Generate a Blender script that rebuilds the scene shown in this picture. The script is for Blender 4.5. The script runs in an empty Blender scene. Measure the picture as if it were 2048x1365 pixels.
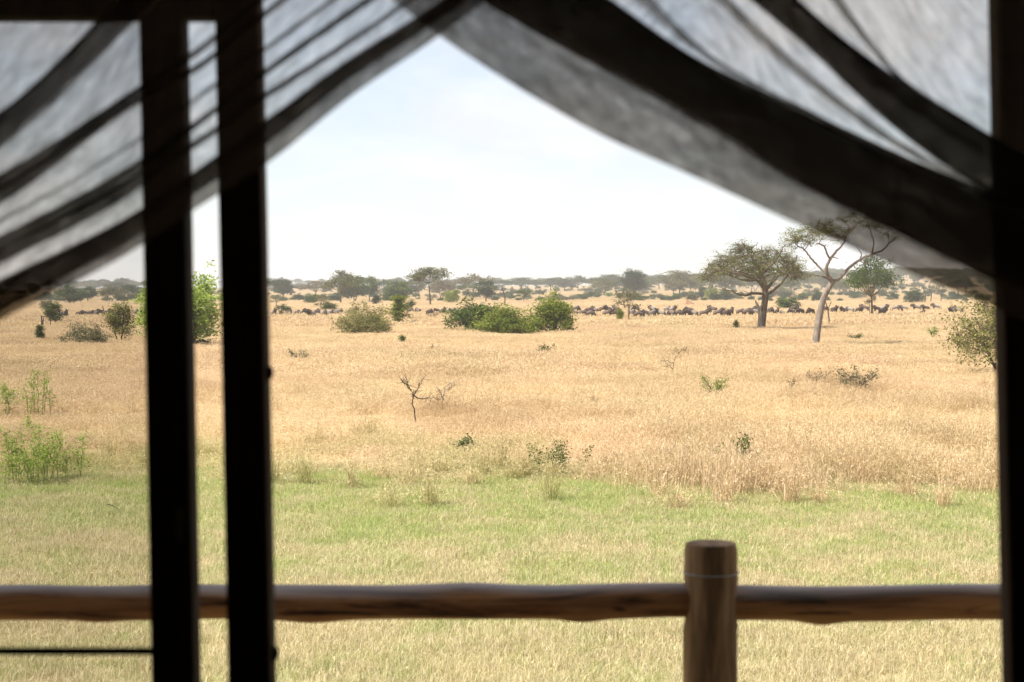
import bpy, bmesh, math, random
import numpy as np
from mathutils import Vector, Matrix
R = math.radians
scene = bpy.context.scene
COL = scene.collection

# ------------------------------------------------------------------ camera, sky, sun, exposure
EYE = 4.0            # camera height above the plain (raised tent deck)
F = 60 / 36 * 2048   # focal length in photograph pixels
HZ = 580.0           # eye level row in the photograph
cam_d = bpy.data.cameras.new('camera')
cam = bpy.data.objects.new('camera', cam_d); COL.objects.link(cam)
cam.location = (0, 0, EYE); cam.rotation_euler = (R(90), 0, 0)
cam_d.lens = 60; cam_d.sensor_width = 36
cam_d.shift_y = -(682.5 - HZ) / 2048
cam_d.clip_start = 0.05; cam_d.clip_end = 12000
cam_d.dof.use_dof = True; cam_d.dof.focus_distance = 110; cam_d.dof.aperture_fstop = 6.6
scene.camera = cam

SUN_EL, SUN_AZ = R(56), R(-118)      # azimuth from +Y towards +X: the sun stands to the left, a little behind
sun_dir = Vector((math.sin(SUN_AZ) * math.cos(SUN_EL), math.cos(SUN_AZ) * math.cos(SUN_EL), math.sin(SUN_EL)))
sd = bpy.data.lights.new('sun', 'SUN'); sd.energy = 5.0; sd.angle = R(0.6); sd.color = (1.0, 0.955, 0.88)
so = bpy.data.objects.new('sun', sd); COL.objects.link(so)
so.rotation_euler = sun_dir.to_track_quat('Z', 'Y').to_euler()
so.location = (-30, -20, 60)

world = bpy.data.worlds.new('World'); scene.world = world; world.use_nodes = True
wt = world.node_tree; wt.nodes.clear()
def wn(t, **k):
    n = wt.nodes.new(t)
    for a, b in k.items(): setattr(n, a, b)
    return n
sky = wn('ShaderNodeTexSky', sky_type='NISHITA', sun_disc=False)
sky.sun_elevation = SUN_EL; sky.sun_rotation = SUN_AZ; sky.dust_density = 2.5; sky.altitude = 1200
tc = wn('ShaderNodeTexCoord')
mp = wn('ShaderNodeMapping'); mp.inputs['Scale'].default_value = (5.2, 5.2, 15.0); mp.inputs['Location'].default_value = (0.9, 0.3, 2.05)
n1 = wn('ShaderNodeTexNoise'); n1.inputs['Scale'].default_value = 1.0; n1.inputs['Detail'].default_value = 7; n1.inputs['Roughness'].default_value = 0.55; n1.inputs['Distortion'].default_value = 0.35
cr = wn('ShaderNodeValToRGB'); cr.color_ramp.elements[0].position = 0.40; cr.color_ramp.elements[1].position = 0.66
cr.color_ramp.elements[0].color = (.52, .52, .52, 1); cr.color_ramp.elements[1].color = (1, 1, 1, 1)
mx = wn('ShaderNodeMix', data_type='RGBA')
mx.inputs['B'].default_value = (4.95, 5.0, 5.12, 1)       # bright thin cloud
bg = wn('ShaderNodeBackground'); bg.inputs['Strength'].default_value = 0.1
wo = wn('ShaderNodeOutputWorld')
wt.links.new(tc.outputs['Generated'], mp.inputs['Vector']); wt.links.new(mp.outputs[0], n1.inputs['Vector'])
wt.links.new(n1.outputs['Fac'], cr.inputs[0]); wt.links.new(cr.outputs[0], mx.inputs['Factor'])
n2 = wn('ShaderNodeTexNoise'); n2.inputs['Scale'].default_value = 2.1; n2.inputs['Detail'].default_value = 8; n2.inputs['Roughness'].default_value = 0.6; n2.inputs['Distortion'].default_value = 0.5
c2 = wn('ShaderNodeValToRGB'); c2.color_ramp.elements[0].position = 0.38; c2.color_ramp.elements[1].position = 0.64
c2.color_ramp.elements[0].color = (.935, .95, .97, 1); c2.color_ramp.elements[1].color = (1.03, 1.025, 1.02, 1)
m2 = wn('ShaderNodeMix', data_type='RGBA', blend_type='MULTIPLY'); m2.inputs['Factor'].default_value = 1.0
wt.links.new(mp.outputs[0], n2.inputs['Vector']); wt.links.new(n2.outputs['Fac'], c2.inputs[0]); wt.links.new(c2.outputs[0], m2.inputs['B'])
wt.links.new(sky.outputs[0], mx.inputs['A']); wt.links.new(mx.outputs['Result'], m2.inputs['A']); wt.links.new(m2.outputs['Result'], bg.inputs[0]); wt.links.new(bg.outputs[0], wo.inputs[0])

vs = scene.view_settings
vs.view_transform = 'Standard'; vs.look = 'None'; vs.gamma = 1.0; vs.use_curve_mapping = False
vs.exposure = 0.98
cy = scene.cycles
cy.max_bounces = 6; cy.diffuse_bounces = 3; cy.transmission_bounces = 4; cy.transparent_max_bounces = 40; cy.volume_bounces = 1
cy.use_denoising = True
cy.sample_clamp_indirect = 6

# ------------------------------------------------------------------ helpers
def tag(o, label=None, cat=None, group=None, kind=None):
    if label: o['label'] = label
    if cat: o['category'] = cat
    if group: o['group'] = group
    if kind: o['kind'] = kind
    return o
def empty(name, loc, rz=0, sc=(1, 1, 1)):
    o = bpy.data.objects.new(name, None); COL.objects.link(o)
    o.empty_display_size = 0.2; o.location = loc; o.rotation_euler = (0, 0, rz); o.scale = sc
    return o
class MB:
    """collects tubes, leaves and boxes, builds one mesh"""
    def __init__(s): s.v = []; s.f = []; s.t = []; s.h = []; s.m = []; s.n = 0
    def add(s, V, Fq, tint=0.5, hgt=0.0, mat=0):
        V = np.asarray(V, float).reshape(-1, 3); Fq = np.asarray(Fq, int)
        s.v.append(V); s.f.append(Fq + s.n); s.n += len(V)
        s.t.append(np.broadcast_to(np.asarray(tint, float), (len(V),))); s.h.append(np.broadcast_to(np.asarray(hgt, float), (len(V),)))
        s.m.append(np.full(len(Fq), mat, int))
    def tube(s, P, r, sides=6, tint=0.5, cap=True, mat=0):
        P = np.asarray(P, float); n = len(P); r = np.broadcast_to(np.asarray(r, float), (n,))
        T = np.gradient(P, axis=0); T /= np.linalg.norm(T, axis=1)[:, None] + 1e-9
        ref = np.array([0.31, 0.95, 0.05]) if abs(T[:, 1]).mean() < 0.8 else np.array([1.0, 0.05, 0.1])
        A = np.cross(T, ref); A /= np.linalg.norm(A, axis=1)[:, None] + 1e-9
        B = np.cross(T, A)
        a = np.arange(sides) * 2 * math.pi / sides
        V = P[:, None, :] + r[:, None, None] * (np.cos(a)[None, :, None] * A[:, None, :] + np.sin(a)[None, :, None] * B[:, None, :])
        i = np.arange(n - 1)[:, None] * sides; j = np.arange(sides)[None, :]; k = (j + 1) % sides
        Q = np.stack([i + j, i + k, i + sides + k, i + sides + j], -1).reshape(-1, 4)
        base = s.n
        s.add(V.reshape(-1, 3), Q, tint, mat=mat)
        if cap:
            for ring, c in ((0, P[0]), (n - 1, P[-1])):
                s.add([c], np.zeros((0, 4), int), tint)
                ci = s.n - 1
                o = base + ring * sides
                q = np.array([[ci, o + t, o + (t + 1) % sides, o + (t + 1) % sides] for t in range(sides)])
                s.f.append(np.stack([q[:, 0], q[:, 1], q[:, 2], q[:, 2]], -1)); s.m.append(np.full(sides, mat, int))
    def leaves(s, C, L, W, rng, up=0.6, tint=0.5, mat=0):
        n = len(C); nrm = rng.normal(size=(n, 3)); nrm[:, 2] = np.abs(nrm[:, 2]) + up; nrm /= np.linalg.norm(nrm, axis=1)[:, None]
        q = rng.normal(size=(n, 3)); a = np.cross(nrm, q); a /= np.linalg.norm(a, axis=1)[:, None] + 1e-9; b = np.cross(nrm, a)
        k = rng.uniform(.7, 1.3, (n, 1)); a = a * L * k; b = b * W * k
        V = np.stack([C - a, C + b * .8 - a * .1, C + a, C - b * .8 - a * .1], 1).reshape(-1, 3)
        Q = np.arange(n * 4).reshape(n, 4)
        tint = np.repeat(np.broadcast_to(tint, (n,)), 4)
        s.add(V, Q, tint, mat=mat)
    def box(s, x0, x1, y0, y1, z0, z1, shx=0.0):
        V = [(x0, y0, z0), (x1, y0, z0), (x1, y1, z0), (x0, y1, z0), (x0 + shx, y0, z1), (x1 + shx, y0, z1), (x1 + shx, y1, z1), (x0 + shx, y1, z1)]
        s.add(V, [(3, 2, 1, 0), (4, 5, 6, 7), (0, 1, 5, 4), (1, 2, 6, 5), (2, 3, 7, 6), (3, 0, 4, 7)])
    def mesh(s, name, smooth=False):
        V = np.concatenate(s.v); Q = np.concatenate([f for f in s.f if len(f)]); M = np.concatenate([m for m in s.m])
        T = np.concatenate(s.t); Hh = np.concatenate(s.h)
        tri = Q[:, 2] == Q[:, 3]
        nl = np.where(tri, 3, 4); starts = np.concatenate([[0], np.cumsum(nl)[:-1]])
        keep = np.ones_like(Q, bool); keep[tri, 3] = False
        loops = Q[keep]
        me = bpy.data.meshes.new(name)
        me.vertices.add(len(V)); me.vertices.foreach_set('co', V.astype(np.float32).ravel())
        me.loops.add(len(loops)); me.loops.foreach_set('vertex_index', loops.astype(np.int32))
        me.polygons.add(len(Q)); me.polygons.foreach_set('loop_start', starts.astype(np.int32)); me.polygons.foreach_set('loop_total', nl.astype(np.int32))
        me.polygons.foreach_set('material_index', M.astype(np.int32))
        if smooth: me.polygons.foreach_set('use_smooth', np.ones(len(Q), bool))
        a = me.attributes.new('tint', 'FLOAT', 'POINT'); a.data.foreach_set('value', T.astype(np.float32))
        a = me.attributes.new('hgt', 'FLOAT', 'POINT'); a.data.foreach_set('value', Hh.astype(np.float32))
        me.update(calc_edges=True); me.validate()
        return me
    def build(s, name, mats, parent=None, smooth=False):
        me = s.mesh(name, smooth)
        for m in (mats if isinstance(mats, (list, tuple)) else [mats]): me.materials.append(m)
        o = bpy.data.objects.new(name, me); COL.objects.link(o)
        if parent: o.parent = parent
        return o
def hermite(xs, ys, x):
    xs = np.asarray(xs, float); ys = np.asarray(ys, float); m = np.gradient(ys, xs)
    i = np.clip(np.searchsorted(xs, x) - 1, 0, len(xs) - 2); h = xs[i + 1] - xs[i]; t = (x - xs[i]) / h
    return (2*t**3-3*t**2+1)*ys[i] + (t**3-2*t**2+t)*h*m[i] + (-2*t**3+3*t**2)*ys[i+1] + (t**3-t**2)*h*m[i+1]
def smooth_path(P, n):
    P = np.asarray(P, float); t = np.arange(len(P)); u = np.linspace(0, len(P) - 1, n)
    return np.stack([hermite(t, P[:, k], u) for k in range(3)], 1) if len(P) > 2 else P[0] + (P[1] - P[0]) * (u[:, None])
def sstep(a, b, x):
    t = np.clip((np.asarray(x, float) - a) / (b - a), 0, 1); return t * t * (3 - 2 * t)
def zg(x, y):
    """height of the plain: level near the tent, a long gentle rise far off and a low hill to the right"""
    x = np.asarray(x, float); y = np.asarray(y, float); yy = np.maximum(y, 1.0); u = x / yy
    z = sstep(480, 2000, y) * (7.2 + 3.0 * np.sin(u * 9 + 1.0) * .5 + 1.4 * sstep(-.02, .12, u))
    z = z + 11.5 * np.exp(-((u - .235) / .085) ** 2) * sstep(900, 1900, y)
    return z * (y > 0)
def on_ground(px, py, g=0.0, lim=2300.0):
    """point of the plain whose grass top (g metres up) the photograph shows at this pixel"""
    u = (px - 1024) / F
    lo, hi = 10.0, lim
    for _ in range(60):
        mid = (lo + hi) / 2
        yy = HZ + F * (EYE - g - float(zg(u * mid, mid))) / mid
        if yy > py: lo = mid
        else: hi = mid
    Y = (lo + hi) / 2
    return u * Y, Y, float(zg(u * Y, Y))

# ------------------------------------------------------------------ materials
def mat(name):
    m = bpy.data.materials.new(name); m.use_nodes = True; m.node_tree.nodes.clear()
    return m, m.node_tree
def N(nt, t, **k):
    n = nt.nodes.new(t)
    for a, b in k.items():
        if hasattr(n, a): setattr(n, a, b)
    return n
def ramp(nt, stops, src):
    n = nt.nodes.new('ShaderNodeValToRGB'); e = n.color_ramp.elements
    while len(e) < len(stops): e.new(0.5)
    for q, (p, c) in zip(e, stops): q.position = p; q.color = (c[0], c[1], c[2], 1) if not isinstance(c, (int, float)) else (c, c, c, 1)
    nt.links.new(src, n.inputs[0]); return n.outputs[0]
def noise(nt, scale, detail=4, rough=.55, vec=None, dist=0.0):
    n = nt.nodes.new('ShaderNodeTexNoise'); n.inputs['Scale'].default_value = scale; n.inputs['Detail'].default_value = detail
    n.inputs['Roughness'].default_value = rough; n.inputs['Distortion'].default_value = dist
    if vec is not None: nt.links.new(vec, n.inputs['Vector'])
    return n.outputs['Fac']
def mixc(nt, fac, a, b, mode='MIX'):
    n = nt.nodes.new('ShaderNodeMix'); n.data_type = 'RGBA'; n.blend_type = mode
    for s, v in (('Factor', fac), ('A', a), ('B', b)):
        if isinstance(v, (int, float)): n.inputs[s].default_value = v
        elif isinstance(v, tuple): n.inputs[s].default_value = (*v, 1)
        else: nt.links.new(v, n.inputs[s])
    return n.outputs['Result']
def math_(nt, op, a, b=None, clamp=False):
    n = nt.nodes.new('ShaderNodeMath'); n.operation = op; n.use_clamp = clamp
    for i, v in enumerate((a, b)):
        if v is None: continue
        if isinstance(v, (int, float)): n.inputs[i].default_value = v
        else: nt.links.new(v, n.inputs[i])
    return n.outputs[0]
def maprange(nt, v, a, b, c=0.0, d=1.0):
    n = nt.nodes.new('ShaderNodeMapRange'); nt.links.new(v, n.inputs[0])
    for i, x in enumerate((a, b, c, d)): n.inputs[i + 1].default_value = x
    return n.outputs[0]
def attr(nt, name):
    n = nt.nodes.new('ShaderNodeAttribute'); n.attribute_name = name; return n.outputs['Fac']
def worldpos(nt, scale=(1, 1, 1)):
    g = nt.nodes.new('ShaderNodeNewGeometry'); m = nt.nodes.new('ShaderNodeMapping'); m.inputs['Scale'].default_value = scale
    nt.links.new(g.outputs['Position'], m.inputs['Vector']); return m.outputs[0], g
def sepY(nt):
    g = nt.nodes.new('ShaderNodeNewGeometry'); s = nt.nodes.new('ShaderNodeSeparateXYZ'); nt.links.new(g.outputs['Position'], s.inputs[0]); return s.outputs
def thin(nt, col, trans=.35):
    """leaf or blade: diffuse with some light passing through"""
    d = nt.nodes.new('ShaderNodeBsdfDiffuse'); t = nt.nodes.new('ShaderNodeBsdfTranslucent'); m = nt.nodes.new('ShaderNodeMixShader'); o = nt.nodes.new('ShaderNodeOutputMaterial')
    nt.links.new(col, d.inputs[0]); nt.links.new(col, t.inputs[0]); m.inputs[0].default_value = trans
    nt.links.new(d.outputs[0], m.inputs[1]); nt.links.new(t.outputs[0], m.inputs[2]); nt.links.new(m.outputs[0], o.inputs[0])
def principled(nt, col, rough=.7, bump=None, bstr=.4, bdist=.01, spec=.3):
    p = nt.nodes.new('ShaderNodeBsdfPrincipled'); o = nt.nodes.new('ShaderNodeOutputMaterial')
    if isinstance(col, tuple): p.inputs['Base Color'].default_value = (*col, 1)
    else: nt.links.new(col, p.inputs['Base Color'])
    if isinstance(rough, (int, float)): p.inputs['Roughness'].default_value = rough
    else: nt.links.new(rough, p.inputs['Roughness'])
    p.inputs['Specular IOR Level'].default_value = spec
    if bump is not None:
        b = nt.nodes.new('ShaderNodeBump'); b.inputs['Strength'].default_value = bstr; b.inputs['Distance'].default_value = bdist
        nt.links.new(bump, b.inputs['Height']); nt.links.new(b.outputs[0], p.inputs['Normal'])
    nt.links.new(p.outputs[0], o.inputs[0])
def objrand(nt):
    return nt.nodes.new('ShaderNodeObjectInfo').outputs['Random']

def leaf_mat(name, dark, mid, light, trans=.35):
    m, nt = mat(name)
    c = ramp(nt, [(0.0, dark), (.5, mid), (1.0, light)], attr(nt, 'tint'))
    thin(nt, c, trans); return m
def bark_mat(name, a, b, sc=6.0):
    m, nt = mat(name)
    t = nt.nodes.new('ShaderNodeTexCoord'); mp_ = nt.nodes.new('ShaderNodeMapping'); mp_.inputs['Scale'].default_value = (1, 1, .3)
    nt.links.new(t.outputs['Object'], mp_.inputs[0])
    f = noise(nt, sc, 6, .65, mp_.outputs[0])
    principled(nt, ramp(nt, [(.3, a), (.7, b)], f), .9, f, .6, .03, .1); return m

LEAF = {
 'acacia':  leaf_mat('acacia_foliage', (.042, .050, .014), (.085, .092, .028), (.15, .15, .055), .25),
 'green':   leaf_mat('green_foliage', (.028, .050, .012), (.058, .092, .022), (.12, .16, .042), .3),
 'dark':    leaf_mat('dark_green_foliage', (.018, .034, .011), (.034, .056, .019), (.065, .095, .032), .25),
 'yellow':  leaf_mat('yellow_green_foliage', (.085, .115, .020), (.165, .20, .032), (.27, .29, .055), .4),
 'bright':  leaf_mat('fresh_green_foliage', (.09, .15, .024), (.16, .24, .042), (.26, .35, .075), .45),
 'lime':    leaf_mat('lime_green_foliage', (.17, .25, .035), (.30, .39, .075), (.44, .51, .15), .5),
 'brown':   leaf_mat('brownish_foliage', (.085, .065, .034), (.13, .105, .055), (.18, .15, .08), .3),
 'olive':   leaf_mat('olive_acacia_foliage', (.07, .084, .026), (.135, .15, .052), (.24, .245, .098), .3),
 'grey':    leaf_mat('greyish_foliage', (.09, .09, .045), (.14, .135, .07), (.20, .185, .10), .3),
 'pale':    leaf_mat('pale_olive_foliage', (.10, .10, .034), (.19, .185, .06), (.31, .29, .11), .4),
}
BARK = bark_mat('acacia_bark', (.060, .045, .032), (.17, .13, .095))
BARKP = bark_mat('pinkish_grey_bark', (.10, .082, .07), (.29, .235, .195))
BARKD = bark_mat('dark_twig_bark', (.035, .026, .02), (.10, .075, .055), 12)
BARKG = bark_mat('weathered_grey_wood', (.10, .085, .07), (.26, .22, .18), 9)

STEM = bark_mat('green_stalks', (.10, .12, .035), (.24, .25, .09), 14)

# ------------------------------------------------------------------ ground
def ground_mat():
    m, nt = mat('savanna_soil_and_thatch')
    xyz = sepY(nt); Y = xyz[1]
    v1, _ = worldpos(nt, (.05, .02, .05)); v2, _ = worldpos(nt, (1, 1, 1)); v3, _ = worldpos(nt, (.006, .0025, .006))
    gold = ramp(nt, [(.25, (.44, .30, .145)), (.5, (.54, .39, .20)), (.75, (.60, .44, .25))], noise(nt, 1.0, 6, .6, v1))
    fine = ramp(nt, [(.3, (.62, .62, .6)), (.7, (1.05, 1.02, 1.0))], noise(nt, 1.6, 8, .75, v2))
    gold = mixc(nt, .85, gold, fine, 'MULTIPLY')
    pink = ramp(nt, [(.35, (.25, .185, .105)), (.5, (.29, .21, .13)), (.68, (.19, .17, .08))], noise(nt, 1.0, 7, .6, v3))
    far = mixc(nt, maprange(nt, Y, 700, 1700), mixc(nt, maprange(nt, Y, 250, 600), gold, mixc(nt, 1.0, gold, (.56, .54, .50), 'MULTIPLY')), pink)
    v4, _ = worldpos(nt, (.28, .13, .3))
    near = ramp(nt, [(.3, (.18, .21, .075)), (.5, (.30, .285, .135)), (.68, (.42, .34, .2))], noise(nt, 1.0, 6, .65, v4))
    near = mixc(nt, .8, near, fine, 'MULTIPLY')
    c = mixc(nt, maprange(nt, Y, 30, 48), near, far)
    principled(nt, c, .95, None, spec=.05); return m
b = MB()
ang = np.linspace(0, 2 * math.pi, 181)[:-1]
# denser rays ahead of the camera
ang = np.sort(np.concatenate([ang, np.linspace(math.pi / 2 - .42, math.pi / 2 + .42, 90) + .0007]))
rad = np.concatenate([[0.0], np.geomspace(2.5, 3000, 90)])
A, RR = np.meshgrid(ang, rad, indexing='ij')
X = RR * np.cos(A); Yg = RR * np.sin(A); Z = zg(X, Yg)
V = np.stack([X, Yg, Z], -1).reshape(-1, 3); na, nr = A.shape
i, j = np.meshgrid(np.arange(na), np.arange(nr - 1), indexing='ij'); k = (i + 1) % na
Q = np.stack([i * nr + j, i * nr + j + 1, k * nr + j + 1, k * nr + j], -1).reshape(-1, 4)
b.add(V, Q)
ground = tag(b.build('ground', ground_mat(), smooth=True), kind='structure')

# ------------------------------------------------------------------ tent, deck, screen, posts, railing, curtains
DECK = EYE - 1.69
def at(px, py, Y): return np.array([(px - 1024) / F * Y, Y, EYE + (HZ - py) / F * Y])

m_wood, nt = mat('dark_stained_wood')
tcn = nt.nodes.new('ShaderNodeTexCoord'); mpn = nt.nodes.new('ShaderNodeMapping'); mpn.inputs['Scale'].default_value = (40, 40, 3); nt.links.new(tcn.outputs['Object'], mpn.inputs[0])
f = noise(nt, 1.5, 5, .6, mpn.outputs[0]); principled(nt, ramp(nt, [(.3, (.024, .013, .009)), (.75, (.06, .032, .021))], f), .8, f, .3, .002, .06)
m_canvas, nt = mat('olive_brown_canvas')
tcn = nt.nodes.new('ShaderNodeTexCoord'); f = noise(nt, 9, 6, .6, tcn.outputs['Object'])
principled(nt, ramp(nt, [(.3, (.05, .045, .03)), (.7, (.085, .075, .05))], f), .9, f, .3, .01, .1)
m_deck, nt = mat('deck_boards')
tcn = nt.nodes.new('ShaderNodeTexCoord'); mpn = nt.nodes.new('ShaderNodeMapping'); mpn.inputs['Scale'].default_value = (8, .6, 1); nt.links.new(tcn.outputs['Object'], mpn.inputs[0])
f = noise(nt, 3, 6, .6, mpn.outputs[0]); principled(nt, ramp(nt, [(.3, (.09, .055, .035)), (.7, (.2, .13, .085))], f), .75, f, .3, .004)
m_brass, nt = mat('tarnished_brass'); principled(nt, (.10, .075, .02), .5)
m_iron, nt = mat('black_iron'); principled(nt, (.006, .006, .007), .8, spec=.05)

def log_mat():
    m, nt = mat('log_wood_lit_top')
    tcn = nt.nodes.new('ShaderNodeTexCoord'); mpn = nt.nodes.new('ShaderNodeMapping'); mpn.inputs['Scale'].default_value = (1.3, 14, 14); nt.links.new(tcn.outputs['Object'], mpn.inputs[0])
    g = noise(nt, 1.6, 7, .62, mpn.outputs[0], .6)
    mp2 = nt.nodes.new('ShaderNodeMapping'); mp2.inputs['Scale'].default_value = (1.6, 11, 11); nt.links.new(tcn.outputs['Object'], mp2.inputs[0])
    k = noise(nt, 1.5, 3, .5, mp2.outputs[0], 1.6)
    c = ramp(nt, [(.36, (.08, .036, .018)), (.5, (.36, .165, .072)), (.64, (.50, .25, .105))], g)
    c = mixc(nt, ramp(nt, [(.33, .95), (.41, 0.0)], k), c, (.045, .024, .015))
    # greyish sky light on the upper side, painted into the wood colour
    n = nt.nodes.new('ShaderNodeNewGeometry'); s = nt.nodes.new('ShaderNodeSeparateXYZ'); nt.links.new(n.outputs['Normal'], s.inputs[0])
    w = math_(nt, 'MULTIPLY', ramp(nt, [(.35, 0.0), (.85, 1.0)], s.outputs[2]), ramp(nt, [(.3, .55), (.6, 1.0)], g))
    c = mixc(nt, w, c, (.46, .40, .38))
    principled(nt, c, .75, g, .5, .004, .2); return m
m_log = log_mat()
def post_mat():
    m, nt = mat('grey_brown_post_wood')
    tcn = nt.nodes.new('ShaderNodeTexCoord'); mpn = nt.nodes.new('ShaderNodeMapping'); mpn.inputs['Scale'].default_value = (16, 16, 1.6); nt.links.new(tcn.outputs['Object'], mpn.inputs[0])
    g = noise(nt, 1.7, 7, .62, mpn.outputs[0], .5)
    c = ramp(nt, [(.30, (.06, .035, .02)), (.5, (.27, .155, .08)), (.72, (.43, .28, .16))], g)
    principled(nt, c, .8, g, .5, .004, .2); return m
m_post = post_mat()

# tent shell round the camera (keeps the inside dark, shades the veranda)
tent = tag(empty('safari_tent', (0, -1.5, DECK)), 'dark canvas safari tent enclosing the viewpoint, its open front framing the plain', 'tent')
def tpart(name, fn, m):
    q = MB(); fn(q); o = q.build(name, m, tent); o.matrix_parent_inverse = Matrix.Translation((0, 1.5, -DECK)); return o
tpart('floor', lambda q: q.box(-2.6, 2.6, -4.5, 4.075, DECK - .06, DECK), m_deck)
for x in (-2.4, 0.9, 2.4):
    for y in (-4.2, -.5, 3.95): tpart('stilt', lambda q: q.tube([(x, y, -.2), (x, y, DECK - .063)], .09, 10), m_post)
def walls(q):
    q.box(-2.55, -2.52, -4.4, 2.17, DECK + .002, DECK + 2.2)
    q.box(2.52, 2.55, -4.4, 2.17, DECK + .002, DECK + 2.2)
    q.box(-2.519, 2.519, -4.4, -4.37, DECK + .002, DECK + 2.2)
    q.box(-2.519, -1.22, 2.14, 2.17, DECK + .002, DECK + 2.2)
    q.box(0.675, 2.519, 2.20, 2.23, DECK + .002, DECK + 2.2)
tpart('wall', walls, m_canvas)
def roof(q):
    zr, ze = DECK + 3.3, DECK + 2.45
    n = 12
    for s in (-1, 1):
        xs = np.linspace(0, 3.0, n)
        for a_, o_ in ((0.0, 0), (0.03, 1)):
            zz = zr + (ze - zr) * (xs / 3.0) - .12 * np.sin(xs / 3 * math.pi) + a_
            Vr = np.concatenate([np.stack([s * xs, np.full(n, -4.7), zz], 1), np.stack([s * xs, np.full(n, 3.7), zz], 1)])
            t = np.arange(n - 1); q.add(Vr, np.stack([t, t + 1, t + 1 + n, t + n], 1))
tpart('canvas_roof', roof, m_canvas)
def gable(q):
    zr, ze = DECK + 3.25, DECK + 2.201
    for y in (-4.385,):
        q.add([(-2.5, y, ze), (2.5, y, ze), (0.3, y, zr), (-.3, y, zr)], [(0, 1, 2, 3)])
tpart('gable', gable, m_canvas)

# door posts (they lean one degree, as in the photograph)
PY = 2.2
def post_quad(q, xt0, xb0, w0, w1, Y, depth=.05):
    zt = EYE + (HZ + 900) / F * Y; zb = DECK + .001
    def xl(z, a, c):   # a = x px at py 0, c = x px at py 1365
        py = HZ - (z - EYE) * F / Y
        return ((a + (c - a) * py / 1365) - 1024) / F * Y
    V = []
    for y in (Y, Y + depth):
        for z in (zb, zt): V += [(xl(z, xt0, xb0), y, z), (xl(z, xt0 + w0, xb0 + w1), y, z)]
    q.add(V, [(0, 1, 3, 2), (5, 4, 6, 7), (4, 0, 2, 6), (1, 5, 7, 3), (2, 3, 7, 6), (4, 5, 1, 0)])
def bevel(o, w):
    md = o.modifiers.new('bevel', 'BEVEL'); md.width = w; md.segments = 2; md.limit_method = 'ANGLE'
panel = tag(empty('screen_panel', tuple(at(330, 1365, PY)[:2]) + (DECK,)), 'fixed screen of dark wooden stiles and fine grey mesh beside the narrow door gap', 'screen')
def chp(o, root):
    o.parent = root; o.matrix_parent_inverse = Matrix.Translation(-Vector(root.location)); return o
q = MB(); post_quad(q, 276, 302, 84, 84, PY, .062); o = chp(q.build('stile', m_wood), panel); bevel(o, .004)
q = MB(); zt = at(0, 33, PY)[2]; q.box(at(-620, 0, PY)[0], at(425, 0, PY)[0], PY + .004, PY + .055, zt, zt + .14); o = chp(q.build('top_rail', m_wood), panel); bevel(o, .004)
q = MB(); zc = at(0, 1303, PY + .03)[2]; q.tube([(at(-620, 0, PY)[0], PY + .03, zc), (at(298, 0, PY)[0], PY + .03, zc)], .0052, 10); chp(q.build('crossbar', m_iron), panel)
q = MB(); post_quad(q, -700, -674, 84, 84, PY, .062); o = chp(q.build('stile', m_wood), panel); bevel(o, .004)
q = MB(); p0 = at(352, 1018, PY); p1 = at(366, 1085, PY); q.box(p0[0], p1[0], PY - .003, PY + .004, p1[2], p0[2]); o = chp(q.build('latch_plate', m_brass), panel); bevel(o, .001)

m_mesh, nt = mat('fine_insect_mesh')
tr = nt.nodes.new('ShaderNodeBsdfTransparent'); df = nt.nodes.new('ShaderNodeBsdfDiffuse'); df.inputs[0].default_value = (.09, .10, .095, 1)
ms = nt.nodes.new('ShaderNodeMixShader'); om = nt.nodes.new('ShaderNodeOutputMaterial')
ms.inputs[0].default_value = .30
nt.links.new(tr.outputs[0], ms.inputs[1]); nt.links.new(df.outputs[0], ms.inputs[2]); nt.links.new(ms.outputs[0], om.inputs[0])
q = MB(); zb = DECK + .002
q.add([(at(-640, 0, PY)[0], PY + .045, zb), (at(300, 0, PY)[0], PY + .045, zb), (at(284, 0, PY)[0], PY + .045, zt + .02), (at(-640, 0, PY)[0], PY + .045, zt + .02)], [(0, 1, 2, 3)])
chp(q.build('insect_mesh', m_mesh), panel)

jamb = tag(empty('door_post', tuple(at(490, 1365, PY)[:2]) + (DECK,)), 'dark wooden door post with two round knobs on its edge, beside the narrow gap', 'post', 'dark posts of the doorway')
q = MB(); post_quad(q, 428, 455, 86, 86, PY, .06); o = chp(q.build('post', m_wood), jamb); bevel(o, .004)
def knob(px, py):
    px -= 9
    q = MB(); c = at(px, py, PY + .03)
    q.tube([c + np.array([-.012, 0, 0]), c + np.array([0, 0, 0]), c + np.array([.005, 0, 0]), c + np.array([.0085, 0, 0])], [.005, .011, .010, .005], 12)
    chp(q.build('knob', m_iron, smooth=True), jamb)
knob(542, 746); knob(553, 1308)
jamb2 = tag(empty('door_post', tuple(at(2060, 1365, PY)[:2]) + (DECK,)), 'broad black door post closing the view beside the pale leafy shrub', 'post', 'dark posts of the doorway')
q = MB(); post_quad(q, 1996, 2024, 150, 150, PY, .05); o = chp(q.build('post', m_wood), jamb2); bevel(o, .004)

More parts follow.
